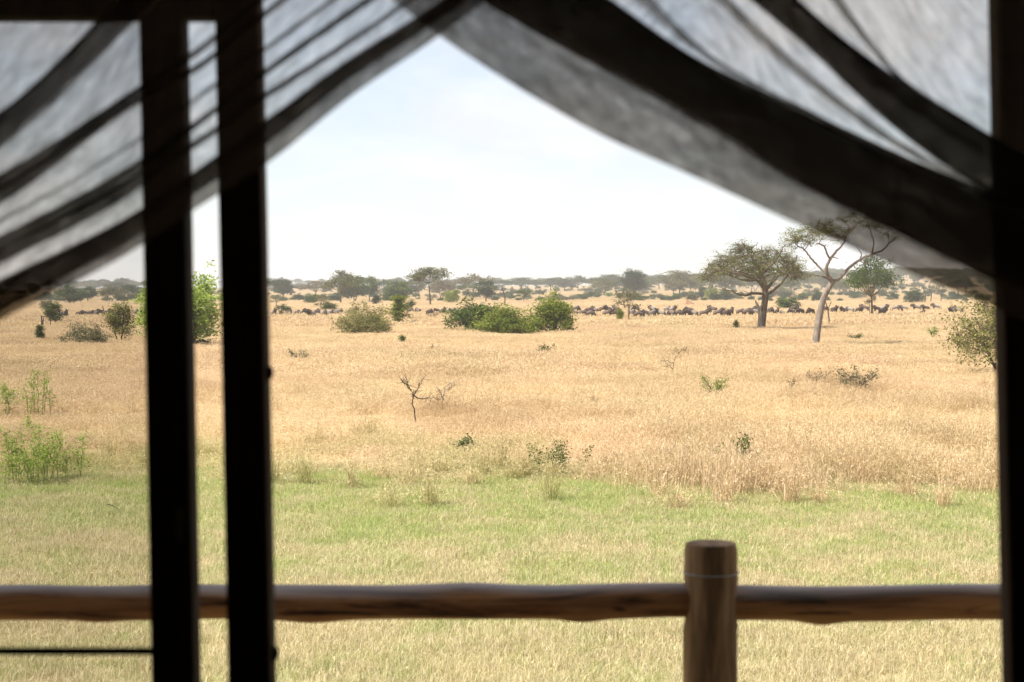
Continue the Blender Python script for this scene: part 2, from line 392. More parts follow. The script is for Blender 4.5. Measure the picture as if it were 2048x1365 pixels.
# log railing
RY = 4.0
rail = tag(empty('log_railing', tuple(at(1420, 1365, RY)[:2]) + (DECK,)), 'rustic round log veranda railing with one upright post and two rails', 'railing')
def log_rail(x0, x1, ytop0, ytop1, ybot0, ybot1, seed, knots):
    rng = np.random.default_rng(seed); n = 90; sides = 28
    xs = np.linspace(x0, x1, n); yt = np.linspace(ytop0, ytop1, n); yb = np.linspace(ybot0, ybot1, n)
    q = MB(); V = []
    ph = rng.uniform(0, 6, 6)
    for i_ in range(n):
        c = at(xs[i_], (yt[i_] + yb[i_]) / 2, RY); r = (yb[i_] - yt[i_]) / 2 / F * RY
        wob = .0022 * math.sin(xs[i_] / 210 + ph[0]) + .0012 * math.sin(xs[i_] / 71 + ph[1])
        for s in range(sides):
            a = s * 2 * math.pi / sides
            rr = r * (1 + .03 * math.sin(3 * a + ph[2] + xs[i_] / 200) + .02 * math.sin(xs[i_] / 47 + 2 * a + ph[3]))
            for (kx, ka, kh, kw) in knots:
                d = ((xs[i_] - kx) / kw) ** 2 + (((a - ka + math.pi) % (2 * math.pi) - math.pi) / .55) ** 2
                rr += kh / F * RY * math.exp(-d)
            V.append(c + np.array([0, -rr * math.cos(a), rr * math.sin(a) + wob]))
    i_ = np.arange(n - 1)[:, None] * sides; j_ = np.arange(sides)[None, :]; k_ = (j_ + 1) % sides
    q.add(V, np.stack([i_ + j_, i_ + k_, i_ + sides + k_, i_ + sides + j_], -1).reshape(-1, 4))
    for e in (0, n - 1):
        ci = V[e * sides:(e + 1) * sides]; cc = np.mean(ci, 0); q.add(np.concatenate([ci, [cc]]), [(sides, t, (t + 1) % sides, (t + 1) % sides) for t in range(sides)])
    chp(q.build('rail', m_log, smooth=True), rail)
D = math.pi
log_rail(-420, 1396, 1174, 1167, 1243, 1236, 3, [(620, -1.1, 7, 60), (1165, -1.3, 6, 40), (200, -1.2, 5, 50), (930, 1.2, 4, 70), (60, .6, 4, 60)])
log_rail(1446, 2500, 1174, 1160, 1243, 1232, 8, [(1640, -1.5, 9, 42), (1520, 1.0, -3, 60), (1900, 1.2, 3, 80)])
q = MB(); n = 70; sides = 36; V = []
zt_ = at(0, 1085, RY)[2]; zs = np.linspace(DECK + .001, zt_, n); cx = at(1421, 0, RY)[0]; r0 = 54 / F * RY
for z in zs:
    py = HZ - (z - EYE) * F / RY
    cxz = cx + (-2 / F * RY if py > 1260 else 0)
    notch = math.exp(-((py - 1203) / 34) ** 4)
    for s in range(sides):
        a = s * 2 * math.pi / sides
        rr = r0 * (1.0 + .012 * math.sin(3 * a + z * 3) + .008 * math.sin(7 * a) + (-.02 if py < 1143 else 0))
        rr *= 1 - .10 * notch * abs(math.cos(a)) ** 2
        rr *= 1 - .06 * sstep(zt_ - .006, zt_, z)
        V.append((cxz + rr * math.cos(a), RY - .012 + rr * math.sin(a), z))
i_ = np.arange(n - 1)[:, None] * sides; j_ = np.arange(sides)[None, :]; k_ = (j_ + 1) % sides
q.add(V, np.stack([i_ + j_, i_ + k_, i_ + sides + k_, i_ + sides + j_], -1).reshape(-1, 4))
top = V[-sides:]; q.add(list(top) + [(cx, RY - .012, zt_ + .004)], [(sides, t, (t + 1) % sides, (t + 1) % sides) for t in range(sides)])
chp(q.build('post', m_post, smooth=True), rail)
q = MB(); zw = at(0, 1143, RY)[2]; a = np.linspace(0, 2 * math.pi, 49); q.tube(np.stack([cx + (r0 + .001) * np.cos(a), RY - .012 + (r0 + .001) * np.sin(a), np.full(49, zw)], 1), .0015, 8, cap=False)
m_wire, nt = mat('galvanised_wire'); principled(nt, (.36, .36, .37), .5)
chp(q.build('wire_band', m_wire), rail)

# sheer curtains: one folded sheet each, gathered to a tie above the doorway
def gauze_mat():
    m, nt = mat('sheer_dark_gauze')
    tcn = nt.nodes.new('ShaderNodeTexCoord'); g = nt.nodes.new('ShaderNodeNewGeometry')
    v = nt.nodes.new('ShaderNodeVectorMath'); v.operation = 'DOT_PRODUCT'; nt.links.new(g.outputs['Normal'], v.inputs[0]); nt.links.new(g.outputs['Incoming'], v.inputs[1])
    c = math_(nt, 'MAXIMUM', math_(nt, 'ABSOLUTE', v.outputs['Value']), .12)
    sx = nt.nodes.new('ShaderNodeSeparateXYZ'); nt.links.new(tcn.outputs['Object'], sx.inputs[0])
    cb = nt.nodes.new('ShaderNodeCombineXYZ'); nt.links.new(math_(nt, 'MULTIPLY', sx.outputs[0], .62), cb.inputs[0]); nt.links.new(attr(nt, 'hgt'), cb.inputs[1])
    wv = noise(nt, 62, 5, .7, cb.outputs[0], .4)
    w2 = noise(nt, 13, 3, .55, cb.outputs[0], .4)
    t0 = math_(nt, 'ADD', maprange(nt, wv, .28, .72, -.22, .22), maprange(nt, w2, .3, .7, .51, .64))     # share of light one layer lets straight through
    T = math_(nt, 'POWER', math_(nt, 'MAXIMUM', t0, .06), math_(nt, 'DIVIDE', 1.0, c))
    tr = nt.nodes.new('ShaderNodeBsdfTransparent'); df = nt.nodes.new('ShaderNodeBsdfDiffuse'); tl = nt.nodes.new('ShaderNodeBsdfTranslucent')
    df.inputs[0].default_value = (.075, .052, .038, 1); tl.inputs[0].default_value = (.022, .016, .012, 1)
    tr.inputs[0].default_value = (1.0, .975, .94, 1)
    md = nt.nodes.new('ShaderNodeAddShader'); nt.links.new(df.outputs[0], md.inputs[0]); nt.links.new(tl.outputs[0], md.inputs[1])
    ms = nt.nodes.new('ShaderNodeMixShader'); o = nt.nodes.new('ShaderNodeOutputMaterial')
    nt.links.new(T, ms.inputs[0]); nt.links.new(md.outputs[0], ms.inputs[1]); nt.links.new(tr.outputs[0], ms.inputs[2]); nt.links.new(ms.outputs[0], o.inputs[0])
    return m
m_gauze = gauze_mat()
CY = 1.86
def curtain(XK, curves, path, hem, label, seed, x0, x1, tilt=0.0):
    """curves: name -> rows (photograph pixels) at the columns XK; path: the fold lines the sheet runs through, in order"""
    rng = np.random.default_rng(seed)
    xs = np.linspace(x0, x1, 160)
    cv = {k: hermite(XK, v, xs) for k, v in curves.items()}
    def wav(amp):
        p = rng.uniform(0, 6.28, 3); l = rng.uniform(90, 330, 3); return amp * sum(np.sin(xs / l[t] + p[t]) for t in range(3)) / 2
    root = tag(empty('curtain', (float(at(xs[80], 0, CY)[0]), CY, EYE + .5)), label, 'curtain', 'sheer curtains of the tent doorway')
    # rows of the sheet
    rows = []; dep = []
    d = 0.0; used = {}
    for n_, (key, off) in enumerate(path):
        y = cv[key] + off
        k = used.get(key, 0); used[key] = k + 1
        rows.append(y + wav(2.2 + 2.0 * (k > 0))); dep.append(np.full(len(xs), d) + wav(.0012))
        if n_ + 1 < len(path):
            up = np.mean(cv[path[n_ + 1][0]] + path[n_ + 1][1]) < np.mean(y)
            d = d + (.007 if (n_ % 2 == 0) else .004) if d < .05 else d - .004
    b_ = MB(); V = []; sub = 14; allr = []; alld = []
    for n_ in range(len(rows) - 1):
        for t in range(sub):
            u = t / sub; e = (1 - math.cos(u * math.pi)) / 2
            w = .5 * u + .5 * e
            span = np.abs(rows[n_ + 1] - rows[n_])
            bulge = np.sin(u * math.pi) * np.minimum(span * .0001, .006) + np.sin(u * math.pi) * .0042 * np.sin(u * span / 62 * 6.283 + xs / 210.0) * np.clip(span / 60 - .6, 0, 1)
            allr.append(rows[n_] * (1 - w) + rows[n_ + 1] * w); alld.append(dep[n_] * (1 - u) + dep[n_ + 1] * u - bulge)
    allr.append(rows[-1]); alld.append(dep[-1])
    nr_, nx = len(allr), len(xs)
    for yy, dd in zip(allr, alld):
        Yc = CY + dd + tilt * (xs - 1024) / F
        V.append(np.stack([(xs - 1024) / F * Yc, Yc, EYE + (HZ - yy) / F * Yc], 1))
    V = np.concatenate(V)
    seg = np.linalg.norm(np.diff(V.reshape(nr_, nx, 3), axis=0), axis=2); cloth = np.concatenate([np.zeros((1, nx)), np.cumsum(seg, 0)]).ravel()
    i_, j_ = np.meshgrid(np.arange(nr_ - 1), np.arange(nx - 1), indexing='ij')
    b_.add(V, np.stack([i_ * nx + j_, i_ * nx + j_ + 1, (i_ + 1) * nx + j_ + 1, (i_ + 1) * nx + j_], -1).reshape(-1, 4), hgt=cloth)
    chp(b_.build('sheet', m_gauze, smooth=True), root)
    h_ = MB()
    for lay in (0, 1):      # the hem is turned up twice
        V = []
        for u in np.linspace(0, 1, 7):
            yy = (cv[hem[0]] + 1) * (1 - u) + cv[hem[1]] * u + wav(1.2) * (u > .1); Yc = CY - .004 - .004 * lay - .003 * math.sin(u * math.pi) + tilt * (xs - 1024) / F
            V.append(np.stack([(xs - 1024) / F * Yc, Yc, EYE + (HZ - yy) / F * Yc], 1))
        V = np.concatenate(V); i_, j_ = np.meshgrid(np.arange(6), np.arange(nx - 1), indexing='ij')
        h_.add(V, np.stack([i_ * nx + j_, i_ * nx + j_ + 1, (i_ + 1) * nx + j_ + 1, (i_ + 1) * nx + j_], -1).reshape(-1, 4), hgt=np.repeat(np.linspace(0, .06, 7), nx) - .2 * (lay + 1))
    chp(h_.build('hem', m_gauze, smooth=True), root)
    return root
XL = [-150, 0, 275, 400, 530, 700, 860, 1000]
CL = {
 'h0': [722, 640, 495, 412, 330, 194, 84, -20],
 'h1': [702, 619, 466, 374, 284, 152, 46, -55],
 'a':  [640, 565, 425, 338, 245, 122, 22, -80],
 'b':  [600, 527, 380, 287, 196, 85, -25, -130],
 'bb': [574, 501, 353, 276, 186, 76, -33, -138],
 'cc': [571, 498, 350, 248, 150, 30, -80, -190],
 'c':  [545, 473, 322, 237, 140, 20, -90, -200],
 'dd': [518, 447, 285, 197, 102, -23, -142, -245],
 'd':  [510, 440, 278, 189, 95, -30, -150, -252],
 'e':  [480, 405, 206, 136, 32, -100, -220, -330],
 'ee': [450, 376, 191, 126, 24, -108, -228, -338],
 'ff': [452, 378, 189, 102, -5, -140, -262, -370],
 'f':  [425, 350, 175, 93, -15, -150, -272, -380],
 'g':  [372, 289, 33, -90, -210, -350, -450, -560],
 'gh': [312, 224, -40, -160, -280, -420, -520, -620],
 'z':  [-130, -170, -260, -300, -360, -480, -590, -690],
}
def back_forth(a_, b_, n, j=0):
    """n layers between two fold lines, the sheet running to and fro"""
    out = []
    for t in range(n): out += [(a_, j * (t // 2)), (b_, -j * (t // 2))] if t % 2 == 0 else []
    return out
PL = [('h0', 0)] + back_forth('h1', 'a', 7, 2) + back_forth('b', 'bb', 5, 1) + back_forth('cc', 'c', 5, 1) + back_forth('dd', 'd', 3, 1) + \
     back_forth('e', 'ee', 5, 1) + back_forth('ff', 'f', 5, 1) + back_forth('g', 'gh', 5, 2) + [('z', 0)]
XL = [-760] + XL; CL = {k: [v[0] + (290 if k != 'z' else 60)] + v for k, v in CL.items()}
curtain(XL, CL, PL, ('h0', 'h1'), 'sheer dark curtain swept to the side across both upright posts', 4, -740, 985, -.10)
XR = [760, 880, 1000, 1200, 1400, 1600, 1800, 2000, 2200]
CR_ = {
 'h0': [-20, 72, 152, 268, 358, 450, 537, 620, 705],
 'h1': [-150, -60, 10, 120, 233, 358, 462, 563, 660],
 'a':  [-290, -200, -130, -10, 128, 226, 322, 408, 500],
 'p':  [-480, -400, -300, -80, 95, 200, 310, 400, 492],
 'q':  [-600, -500, -400, -200, -25, 158, 300, 396, 488],
 'qq': [-640, -540, -440, -238, -58, 132, 286, 390, 484],
 'r': [-420, -330, -240, -70, 108, 214, 316, 403, 495],
 'rr': [-470, -380, -290, -115, 92, 212, 315, 402, 494],
 'c':  [-800, -700, -520, -300, -95, 76, 262, 392, 482],
 'd':  [-1000, -900, -760, -480, -225, 3, 164, 288, 400],
 'e':  [-1350, -1200, -1000, -680, -380, -120, 150, 280, 392],
 'ee': [-1300, -1150, -945, -628, -330, -76, 162, 287, 398],
 'z':  [-1500, -1350, -1150, -900, -700, -560, -450, -380, -330],
}
PR = [('h0', 0)] + back_forth('h1', 'a', 9, 3) + back_forth('r', 'rr', 3, 1) + back_forth('q', 'qq', 3, 2) + back_forth('c', 'd', 7, 2) + back_forth('ee', 'e', 3, 2) + [('z', 0)]
XR = XR + [2800]; CR_ = {k: v + [v[-1] + (300 if k != 'z' else 40)] for k, v in CR_.items()}
curtain(XR, CR_, PR, ('h0', 'h1'), 'sheer dark curtain swept down towards the broad black post, with a wide grey hem', 9, 780, 2780, .10)
q = MB(); c0 = at(910, -40, CY - .02); t_ = np.linspace(0, 2 * math.pi, 25)

# ------------------------------------------------------------------ plants
class Model:
    def __init__(s, name, parts): s.name = name; s.parts = parts     # parts: list of (part name, mesh)
def wiggle(P, rng, amp):
    P = np.array(P, float); n = len(P)
    P[1:] += rng.normal(size=(n - 1, 3)) * amp * np.linspace(.4, 1, n - 1)[:, None]
    return P
def bez(a_, c_, b_, n=7):
    t = np.linspace(0, 1, n)[:, None]; return (1 - t) ** 2 * a_ + 2 * t * (1 - t) * c_ + t * t * b_
def make_plant(seed, H, W, shape, cb=.45, lobes=12, ncl=14, nlf=12, leaf=.12, lw=.45, lr=.35, tr=.18, fork=.4, stems=1, flat=.45, lean=0.0,
               off=0.0, gap=0.0, bare=0, twigs=True, lobe_r=.16, leaf_mat='green', bark=BARK, up=.5, spread=1.0):
    rng = np.random.default_rng(seed)
    wood = MB(); crown = MB()
    L = []
    tries = 0
    while len(L) < lobes and tries < 900:
        tries += 1
        if shape == 'umbrella':
            r = math.sqrt(rng.uniform(.0, 1)); a = rng.uniform(0, 6.283)
            z = H * (1 - .06 - (1 - cb) * (.62 * r * r + rng.uniform(0, .28)))
            p = np.array([r * W / 2 * .86 * math.cos(a) + off, r * W / 2 * .86 * math.sin(a), z])
        elif shape == 'round':
            d = rng.normal(size=3); d /= np.linalg.norm(d); k_ = rng.uniform(.35, .85)
            p = np.array([d[0] * W / 2 * k_ + off, d[1] * W / 2 * k_, H * ((1 + cb) / 2 + d[2] * (1 - cb) / 2 * k_)])
        elif shape == 'bush':
            d = rng.normal(size=3); d /= np.linalg.norm(d); d[2] = abs(d[2]); k_ = rng.uniform(.4, .88)
            p = np.array([d[0] * W / 2 * k_ + off * d[2], d[1] * W / 2 * k_, H * (cb + (1 - cb) * d[2] * k_ * .95)])
        else:   # column
            t = rng.uniform(0, 1); a = rng.uniform(0, 6.283); r = rng.uniform(.2, .8) * (1 - .5 * t ** 2)
            p = np.array([r * W / 2 * math.cos(a), r * W / 2 * math.sin(a), H * (cb + (.95 - cb) * t)])
        if L and min(np.linalg.norm((p - q_) * np.array([1, 1, 1.6])) for q_ in L) < W * .13 * spread: continue
        L.append(p)
    L = np.array(L)
    # trunk(s)
    base_h = H * fork
    trunks = []
    for s in range(stems):
        a = s * 6.283 / stems + rng.uniform(-.4, .4)
        d0 = np.array([math.cos(a), math.sin(a), 0]) * (tr * .9 if stems > 1 else 0)
        topd = np.array([math.cos(a), math.sin(a), 0]) * (W * .12 if stems > 1 else 0) + np.array([lean * H, 0, 0])
        P = smooth_path(wiggle([d0 - [0, 0, .15], d0 * 1.4 + topd * .2 + [0, 0, base_h * .35], d0 + topd * .6 + [0, 0, base_h * .7], d0 + topd + [0, 0, base_h]], rng, tr * .35), 10)
        rr = tr / math.sqrt(stems) * np.linspace(1.25, .68, 10); rr[0] *= 1.25
        wood.tube(P, rr, 8, cap=False); trunks.append(P)
    for li, p in enumerate(L):
        P0 = trunks[int(np.argmin([np.linalg.norm(t[-1][:2] - p[:2]) for t in trunks]))] if stems > 1 else trunks[0]
        s0 = P0[-1] if shape in ('umbrella',) or rng.uniform() < .5 else P0[rng.integers(6, 10)]
        hv = p - s0
        ctl = s0 + hv * np.array([.45, .45, .2]) + [0, 0, abs(hv[2]) * .22] if shape != 'bush' else s0 + hv * np.array([.35, .35, .6])
        B = wiggle(bez(s0, ctl, p, 8), rng, np.linalg.norm(hv) * .022)
        r1 = tr * rng.uniform(.26, .42) / (stems ** .4)
        wood.tube(B, np.linspace(r1, r1 * .28, 8), 5, cap=False)
        lt = rng.uniform(.25, .75)
        R_ = W * lobe_r * rng.uniform(.75, 1.25)
        C = rng.normal(size=(ncl, 3)) * np.array([1, 1, flat]) * R_ * .62 + p
        if shape == 'bush': C[:, 2] = np.maximum(C[:, 2], H * .04)
        if twigs:
            for c in C:
                s1 = B[rng.integers(4, 8)]; mid = (s1 + c) / 2 + rng.normal(size=3) * R_ * .12
                wood.tube([s1, mid, c], [r1 * .26, r1 * .17, r1 * .07], 3, cap=False)
        nl = nlf
        P = np.repeat(C, nl, 0) + rng.normal(size=(len(C) * nl, 3)) * lr * np.array([1, 1, .6])
        if shape == 'bush': P[:, 2] = np.abs(P[:, 2])
        tint = np.clip(np.repeat(np.clip(lt + rng.normal(size=len(C)) * .14, 0, 1), nl) + rng.normal(size=len(P)) * .16, 0, 1)
        crown.leaves(P, leaf, leaf * lw, rng, up, tint)
    for _ in range(bare):   # leafless outer branches
        p = L[rng.integers(len(L))]; d = rng.normal(size=3); d[2] *= .4; d /= np.linalg.norm(d)
        e = p + d * W * rng.uniform(.1, .22); mid = (p + e) / 2 + rng.normal(size=3) * W * .02
        wood.tube([p, mid, e], [tr * .13, tr * .1, tr * .03], 4, cap=False)
        for _k in range(3):
            s1 = mid + (e - mid) * rng.uniform(0, 1); wood.tube([s1, s1 + rng.normal(size=3) * W * .04], [tr * .06, tr * .02], 3, cap=False)
    mw = wood.mesh('trunk', True); mw.materials.append(bark)
    mc = crown.mesh('crown'); mc.materials.append(LEAF[leaf_mat])
    return [('trunk', mw), ('crown', mc)]
MODELS = {}
def model(key, **k):
    MODELS[key] = make_plant(**k), k['H'], k['W']
model('umbrella_a', seed=11, H=8, W=8, shape='umbrella', cb=.66, lobes=16, ncl=16, nlf=12, leaf=0.218, lr=.36, tr=.15, fork=.55, lean=-.05, flat=.3, leaf_mat='acacia')
model('umbrella_b', seed=12, H=8, W=9, shape='umbrella', cb=.5, lobes=20, ncl=14, nlf=12, leaf=0.233, lr=.42, tr=.2, fork=.35, flat=.4, leaf_mat='acacia')
model('umbrella_c', seed=23, H=8, W=10, shape='umbrella', cb=.42, lobes=26, ncl=14, nlf=14, leaf=0.263, lr=.5, tr=.22, fork=.28, stems=2, flat=.4, leaf_mat='acacia')
model('umbrella_d', seed=24, H=8, W=9, shape='umbrella', cb=.55, lobes=18, ncl=13, nlf=12, leaf=0.247, lr=.42, tr=.18, fork=.42, flat=.35, lean=.05, leaf_mat='acacia')
model('round_a', seed=13, H=7, W=6, shape='round', cb=.16, lobes=26, ncl=14, nlf=15, leaf=0.247, lr=.42, tr=.16, fork=.3, flat=.7, leaf_mat='dark')
model('round_b', seed=14, H=7, W=6, shape='round', cb=.25, lobes=20, ncl=13, nlf=14, leaf=0.247, lr=.38, tr=.15, fork=.35, flat=.65, leaf_mat='green')
model('round_c', seed=34, H=7, W=6.5, shape='round', cb=.10, lobes=30, ncl=13, nlf=14, leaf=0.263, lr=.42, tr=.16, fork=.2, stems=2, flat=.6, leaf_mat='green')
model('loose_a', seed=15, H=7, W=6, shape='round', cb=.3, lobes=13, ncl=11, nlf=11, leaf=0.218, lr=.34, tr=.12, fork=.4, flat=.5, leaf_mat='green', bare=6, spread=1.4)
model('loose_b', seed=16, H=7, W=6, shape='round', cb=.35, lobes=11, ncl=10, nlf=10, leaf=0.204, lr=.32, tr=.12, fork=.45, lean=.04, flat=.45, leaf_mat='grey', bare=10, spread=1.4)
model('leafy_a', seed=41, H=7, W=7.5, shape='round', cb=.10, lobes=46, ncl=16, nlf=17, leaf=0.208, lr=.40, tr=.2, fork=.25, stems=2, flat=.75, leaf_mat='bright')
model('bush_a', seed=17, H=2.6, W=5.4, shape='bush', cb=.16, lobes=34, ncl=15, nlf=14, leaf=0.095, lr=.17, tr=.10, fork=.2, stems=5, flat=.7, lobe_r=.10, leaf_mat='pale', bare=26)
model('bush_b', seed=18, H=3, W=4.4, shape='bush', cb=.12, lobes=36, ncl=15, nlf=14, leaf=0.112, lr=.19, tr=.10, fork=.2, stems=5, flat=.8, lobe_r=.12, leaf_mat='yellow', bare=14)
model('bush_c', seed=19, H=3, W=4.0, shape='bush', cb=.14, lobes=30, ncl=14, nlf=14, leaf=0.112, lr=.19, tr=.10, fork=.2, stems=4, flat=.8, lobe_r=.12, leaf_mat='green', bare=22)
model('bush_d', seed=20, H=2.5, W=4.2, shape='bush', cb=.2, lobes=24, ncl=13, nlf=11, leaf=0.090, lr=.16, tr=.08, fork=.2, stems=6, flat=.6, lobe_r=.11, leaf_mat='grey', bare=34)
model('bush_e', seed=31, H=2.4, W=3, shape='bush', cb=.25, lobes=22, ncl=12, nlf=12, leaf=0.112, lr=.17, tr=.08, fork=.3, stems=2, flat=.6, lobe_r=.14, leaf_mat='green')
model('shrub_a', seed=52, H=3.4, W=4.6, shape='bush', cb=.30, lobes=44, ncl=14, nlf=11, leaf=.075, lr=.17, tr=.10, fork=.3, stems=5, flat=.8, lobe_r=.12, leaf_mat='pale', bare=70)
model('column_a', seed=21, H=3, W=1.6, shape='column', cb=.16, lobes=24, ncl=10, nlf=14, leaf=0.101, lr=.15, tr=.09, fork=.45, flat=.9, lobe_r=.2, leaf_mat='dark', spread=.7)
model('column_b', seed=22, H=3, W=2.4, shape='column', cb=.22, lobes=24, ncl=11, nlf=12, leaf=0.095, lr=.16, tr=.08, fork=.3, stems=3, flat=.8, lobe_r=.18, leaf_mat='green', spread=.7)

def set_plant(name, key, px, by, ty, wpx, label, cat, group=None, leaf=None, bark=None, rz=None, Y=None):
    parts, H, W = MODELS[key]
    if Y is None: x, y, z = on_ground(px, by, .3)
    else: y = Y; x = (px - 1024) / F * Y; z = float(zg(x, y))
    h = (EYE + (HZ - ty) / F * y - z) * 1.06; w = wpx / F * y * 1.15
    rz = (px * 12.9898) % 6.283 if rz is None else rz
    root = tag(empty(name, (x, y, z), rz, (w / W, w / W, h / H)), label, cat, group)
    for pn, me in parts:
        o = bpy.data.objects.new(pn, me); COL.objects.link(o); o.parent = root
        m_ = leaf if (pn == 'crown' and leaf) else (bark if (pn == 'trunk' and bark) else None)
        if m_:
            o.material_slots[0].link = 'OBJECT'; o.material_slots[0].material = LEAF[m_] if isinstance(m_, str) else m_
    return root

# ---- the large umbrella acacia
def hero_acacia():
    x, y, z = on_ground(1525, 656, .4); k = y / F
    rng = np.random.default_rng(5)
    root = tag(empty('umbrella_acacia', (x, y, z)), 'large spreading umbrella acacia with olive domed crown and a broken stump at its foot', 'tree')
    def P(px, py, dy=0.0): return np.array([(px - 1525) * k, dy, (656 - py) * k + .4])
    wood = MB(); crown = MB()
    wood.tube(smooth_path([P(1522, 668), P(1525, 640), P(1528, 615), P(1531, 590), P(1530, 572)], 14), np.linspace(.36, .27, 14) * np.concatenate([[1.45, 1.2], np.ones(12)]), 10, cap=False)
    wood.tube(smooth_path([P(1530, 574), P(1527, 560), P(1522, 547), P(1524, 535), P(1520, 515)], 10), np.linspace(.26, .11, 10), 7, cap=False)
    limbs = [
     ([P(1529, 578), P(1512, 560, -.4), P(1490, 553, -.8), P(1462, 545, -1.2), P(1438, 536, -1.2)], .16),
     ([P(1524, 560), P(1510, 545, .6), P(1490, 535, 1.2), P(1475, 520, 2.0)], .15),
     ([P(1531, 580), P(1545, 565, .3), P(1558, 553, .8), P(1575, 545, 1.0), P(1592, 535, .8)], .16),
     ([P(1533, 590), P(1552, 575, -.8), P(1566, 558, -1.4), P(1580, 530, -2.2), P(1585, 512, -2.4)], .15),
     ([P(1524, 548), P(1540, 530, -1.0), P(1555, 510, -1.5), P(1560, 495, -1.8)], .12),
     ([P(1522, 545), P(1505, 525, -1.6), P(1490, 505, -2.6), P(1480, 495, -3.0)], .12),
     ([P(1521, 525), P(1528, 505, 1.5), P(1532, 490, 2.6)], .10),
     ([P(1520, 520), P(1505, 500, .5), P(1515, 486, 0)], .09),
     ([P(1512, 560, -.4), P(1485, 562, -1.8), P(1455, 552, -2.8), P(1425, 540, -2.4)], .10),
     ([P(1545, 565, .3), P(1560, 548, 2.4), P(1578, 532, 3.2)], .11),
     ([P(1510, 545, .6), P(1480, 545, 2.8), P(1450, 530, 3.4), P(1422, 528, 2.4)], .10),
    ]
    ends = []
    for p, r in limbs:
        n = 4 * len(p); B = wiggle(smooth_path(p, n), rng, .05); B[0] = p[0]
        wood.tube(B, np.linspace(r * 1.05, r * .35, n), 6, cap=False); ends.append(B)
    # long bare low branch and the broken side stump
    B = wiggle(smooth_path([P(1527, 589), P(1505, 586, -.3), P(1490, 591, -.5), P(1474, 588, -.6), P(1462, 583, -.7), P(1450, 580, -.7)], 18), rng, .045); B[0] = P(1527, 589)
    wood.tube(B, np.linspace(.14, .04, 18), 5, cap=False)
    for t in range(5, 18, 2):
        e = B[t] + rng.normal(size=3) * .25 + [-.3, 0, .15]; wood.tube([B[t], (B[t] + e) / 2 + rng.normal(size=3) * .06, e], [.04, .03, .01], 4, cap=False)
    stump = MB()
    stump.tube(smooth_path([P(1519, 667, -.25), P(1520, 640, -.25), P(1519, 622, -.2), P(1513, 608, -.2), P(1510, 601, -.2)], 12), [.36, .30, .25, .22, .21, .2, .17, .14, .12, .10, .07, .04], 8)
    stump.tube([P(1519, 622, -.2), P(1522, 612, -.3), P(1524, 609, -.3)], [.12, .09, .04], 6)
    # crown: lobes over a flattened dome, uneven
    cx0, cz0 = 1508, 556
    lob = []
    for _ in range(4000):
        if len(lob) >= 100: break
        r = math.sqrt(rng.uniform(0, 1)); a = rng.uniform(0, 6.283)
        px = cx0 + 101 * r * math.cos(a); dy = 4.8 * r * math.sin(a)
        top = 484 + 52 * r ** 2.3 + 7 * math.sin(px / 17.0)
        py = top + 8 + rng.uniform(0, 1) ** 1.3 * (48 * (1 - .55 * r))
        p = P(px, py, dy)
        if lob and min(np.linalg.norm((p - q_) * [1, .8, 1.7]) for q_ in lob) < .66: continue
        lob.append(p)
    allend = np.concatenate([e[len(e) // 3:] for e in ends])
    for p in lob:
        s0 = allend[np.argmin(np.linalg.norm((allend - p) * [1, 1, 1.3], axis=1) + rng.uniform(0, .6, len(allend)))]
        c = s0 + (p - s0) * [.6, .6, .35]
        B = wiggle(bez(s0, c, p, 6), rng, .05); B[0] = s0
        wood.tube(B, np.linspace(.06, .026, 6), 4, cap=False)
        lt = rng.uniform(.25, .8)
        C = p + rng.normal(size=(17, 3)) * [.56, .56, .26]
        for q_ in C: wood.tube([B[rng.integers(2, 6)], (p + q_) / 2 + rng.normal(size=3) * .05, q_ + rng.normal(size=3) * .08], [.024, .019, .010], 3, cap=False)
        Pl = np.repeat(C, 13, 0) + rng.normal(size=(17 * 13, 3)) * [.24, .24, .11]
        crown.leaves(Pl, .062, .032, rng, .5, np.clip(np.repeat(lt + rng.normal(size=17) * .13, 13) + rng.normal(size=len(Pl)) * .16, 0, 1))
    o = wood.build('trunk', BARK, root, True); stump.build('stump', BARKG, root, True); crown.build('crown', LEAF['olive'], root)
hero_acacia()

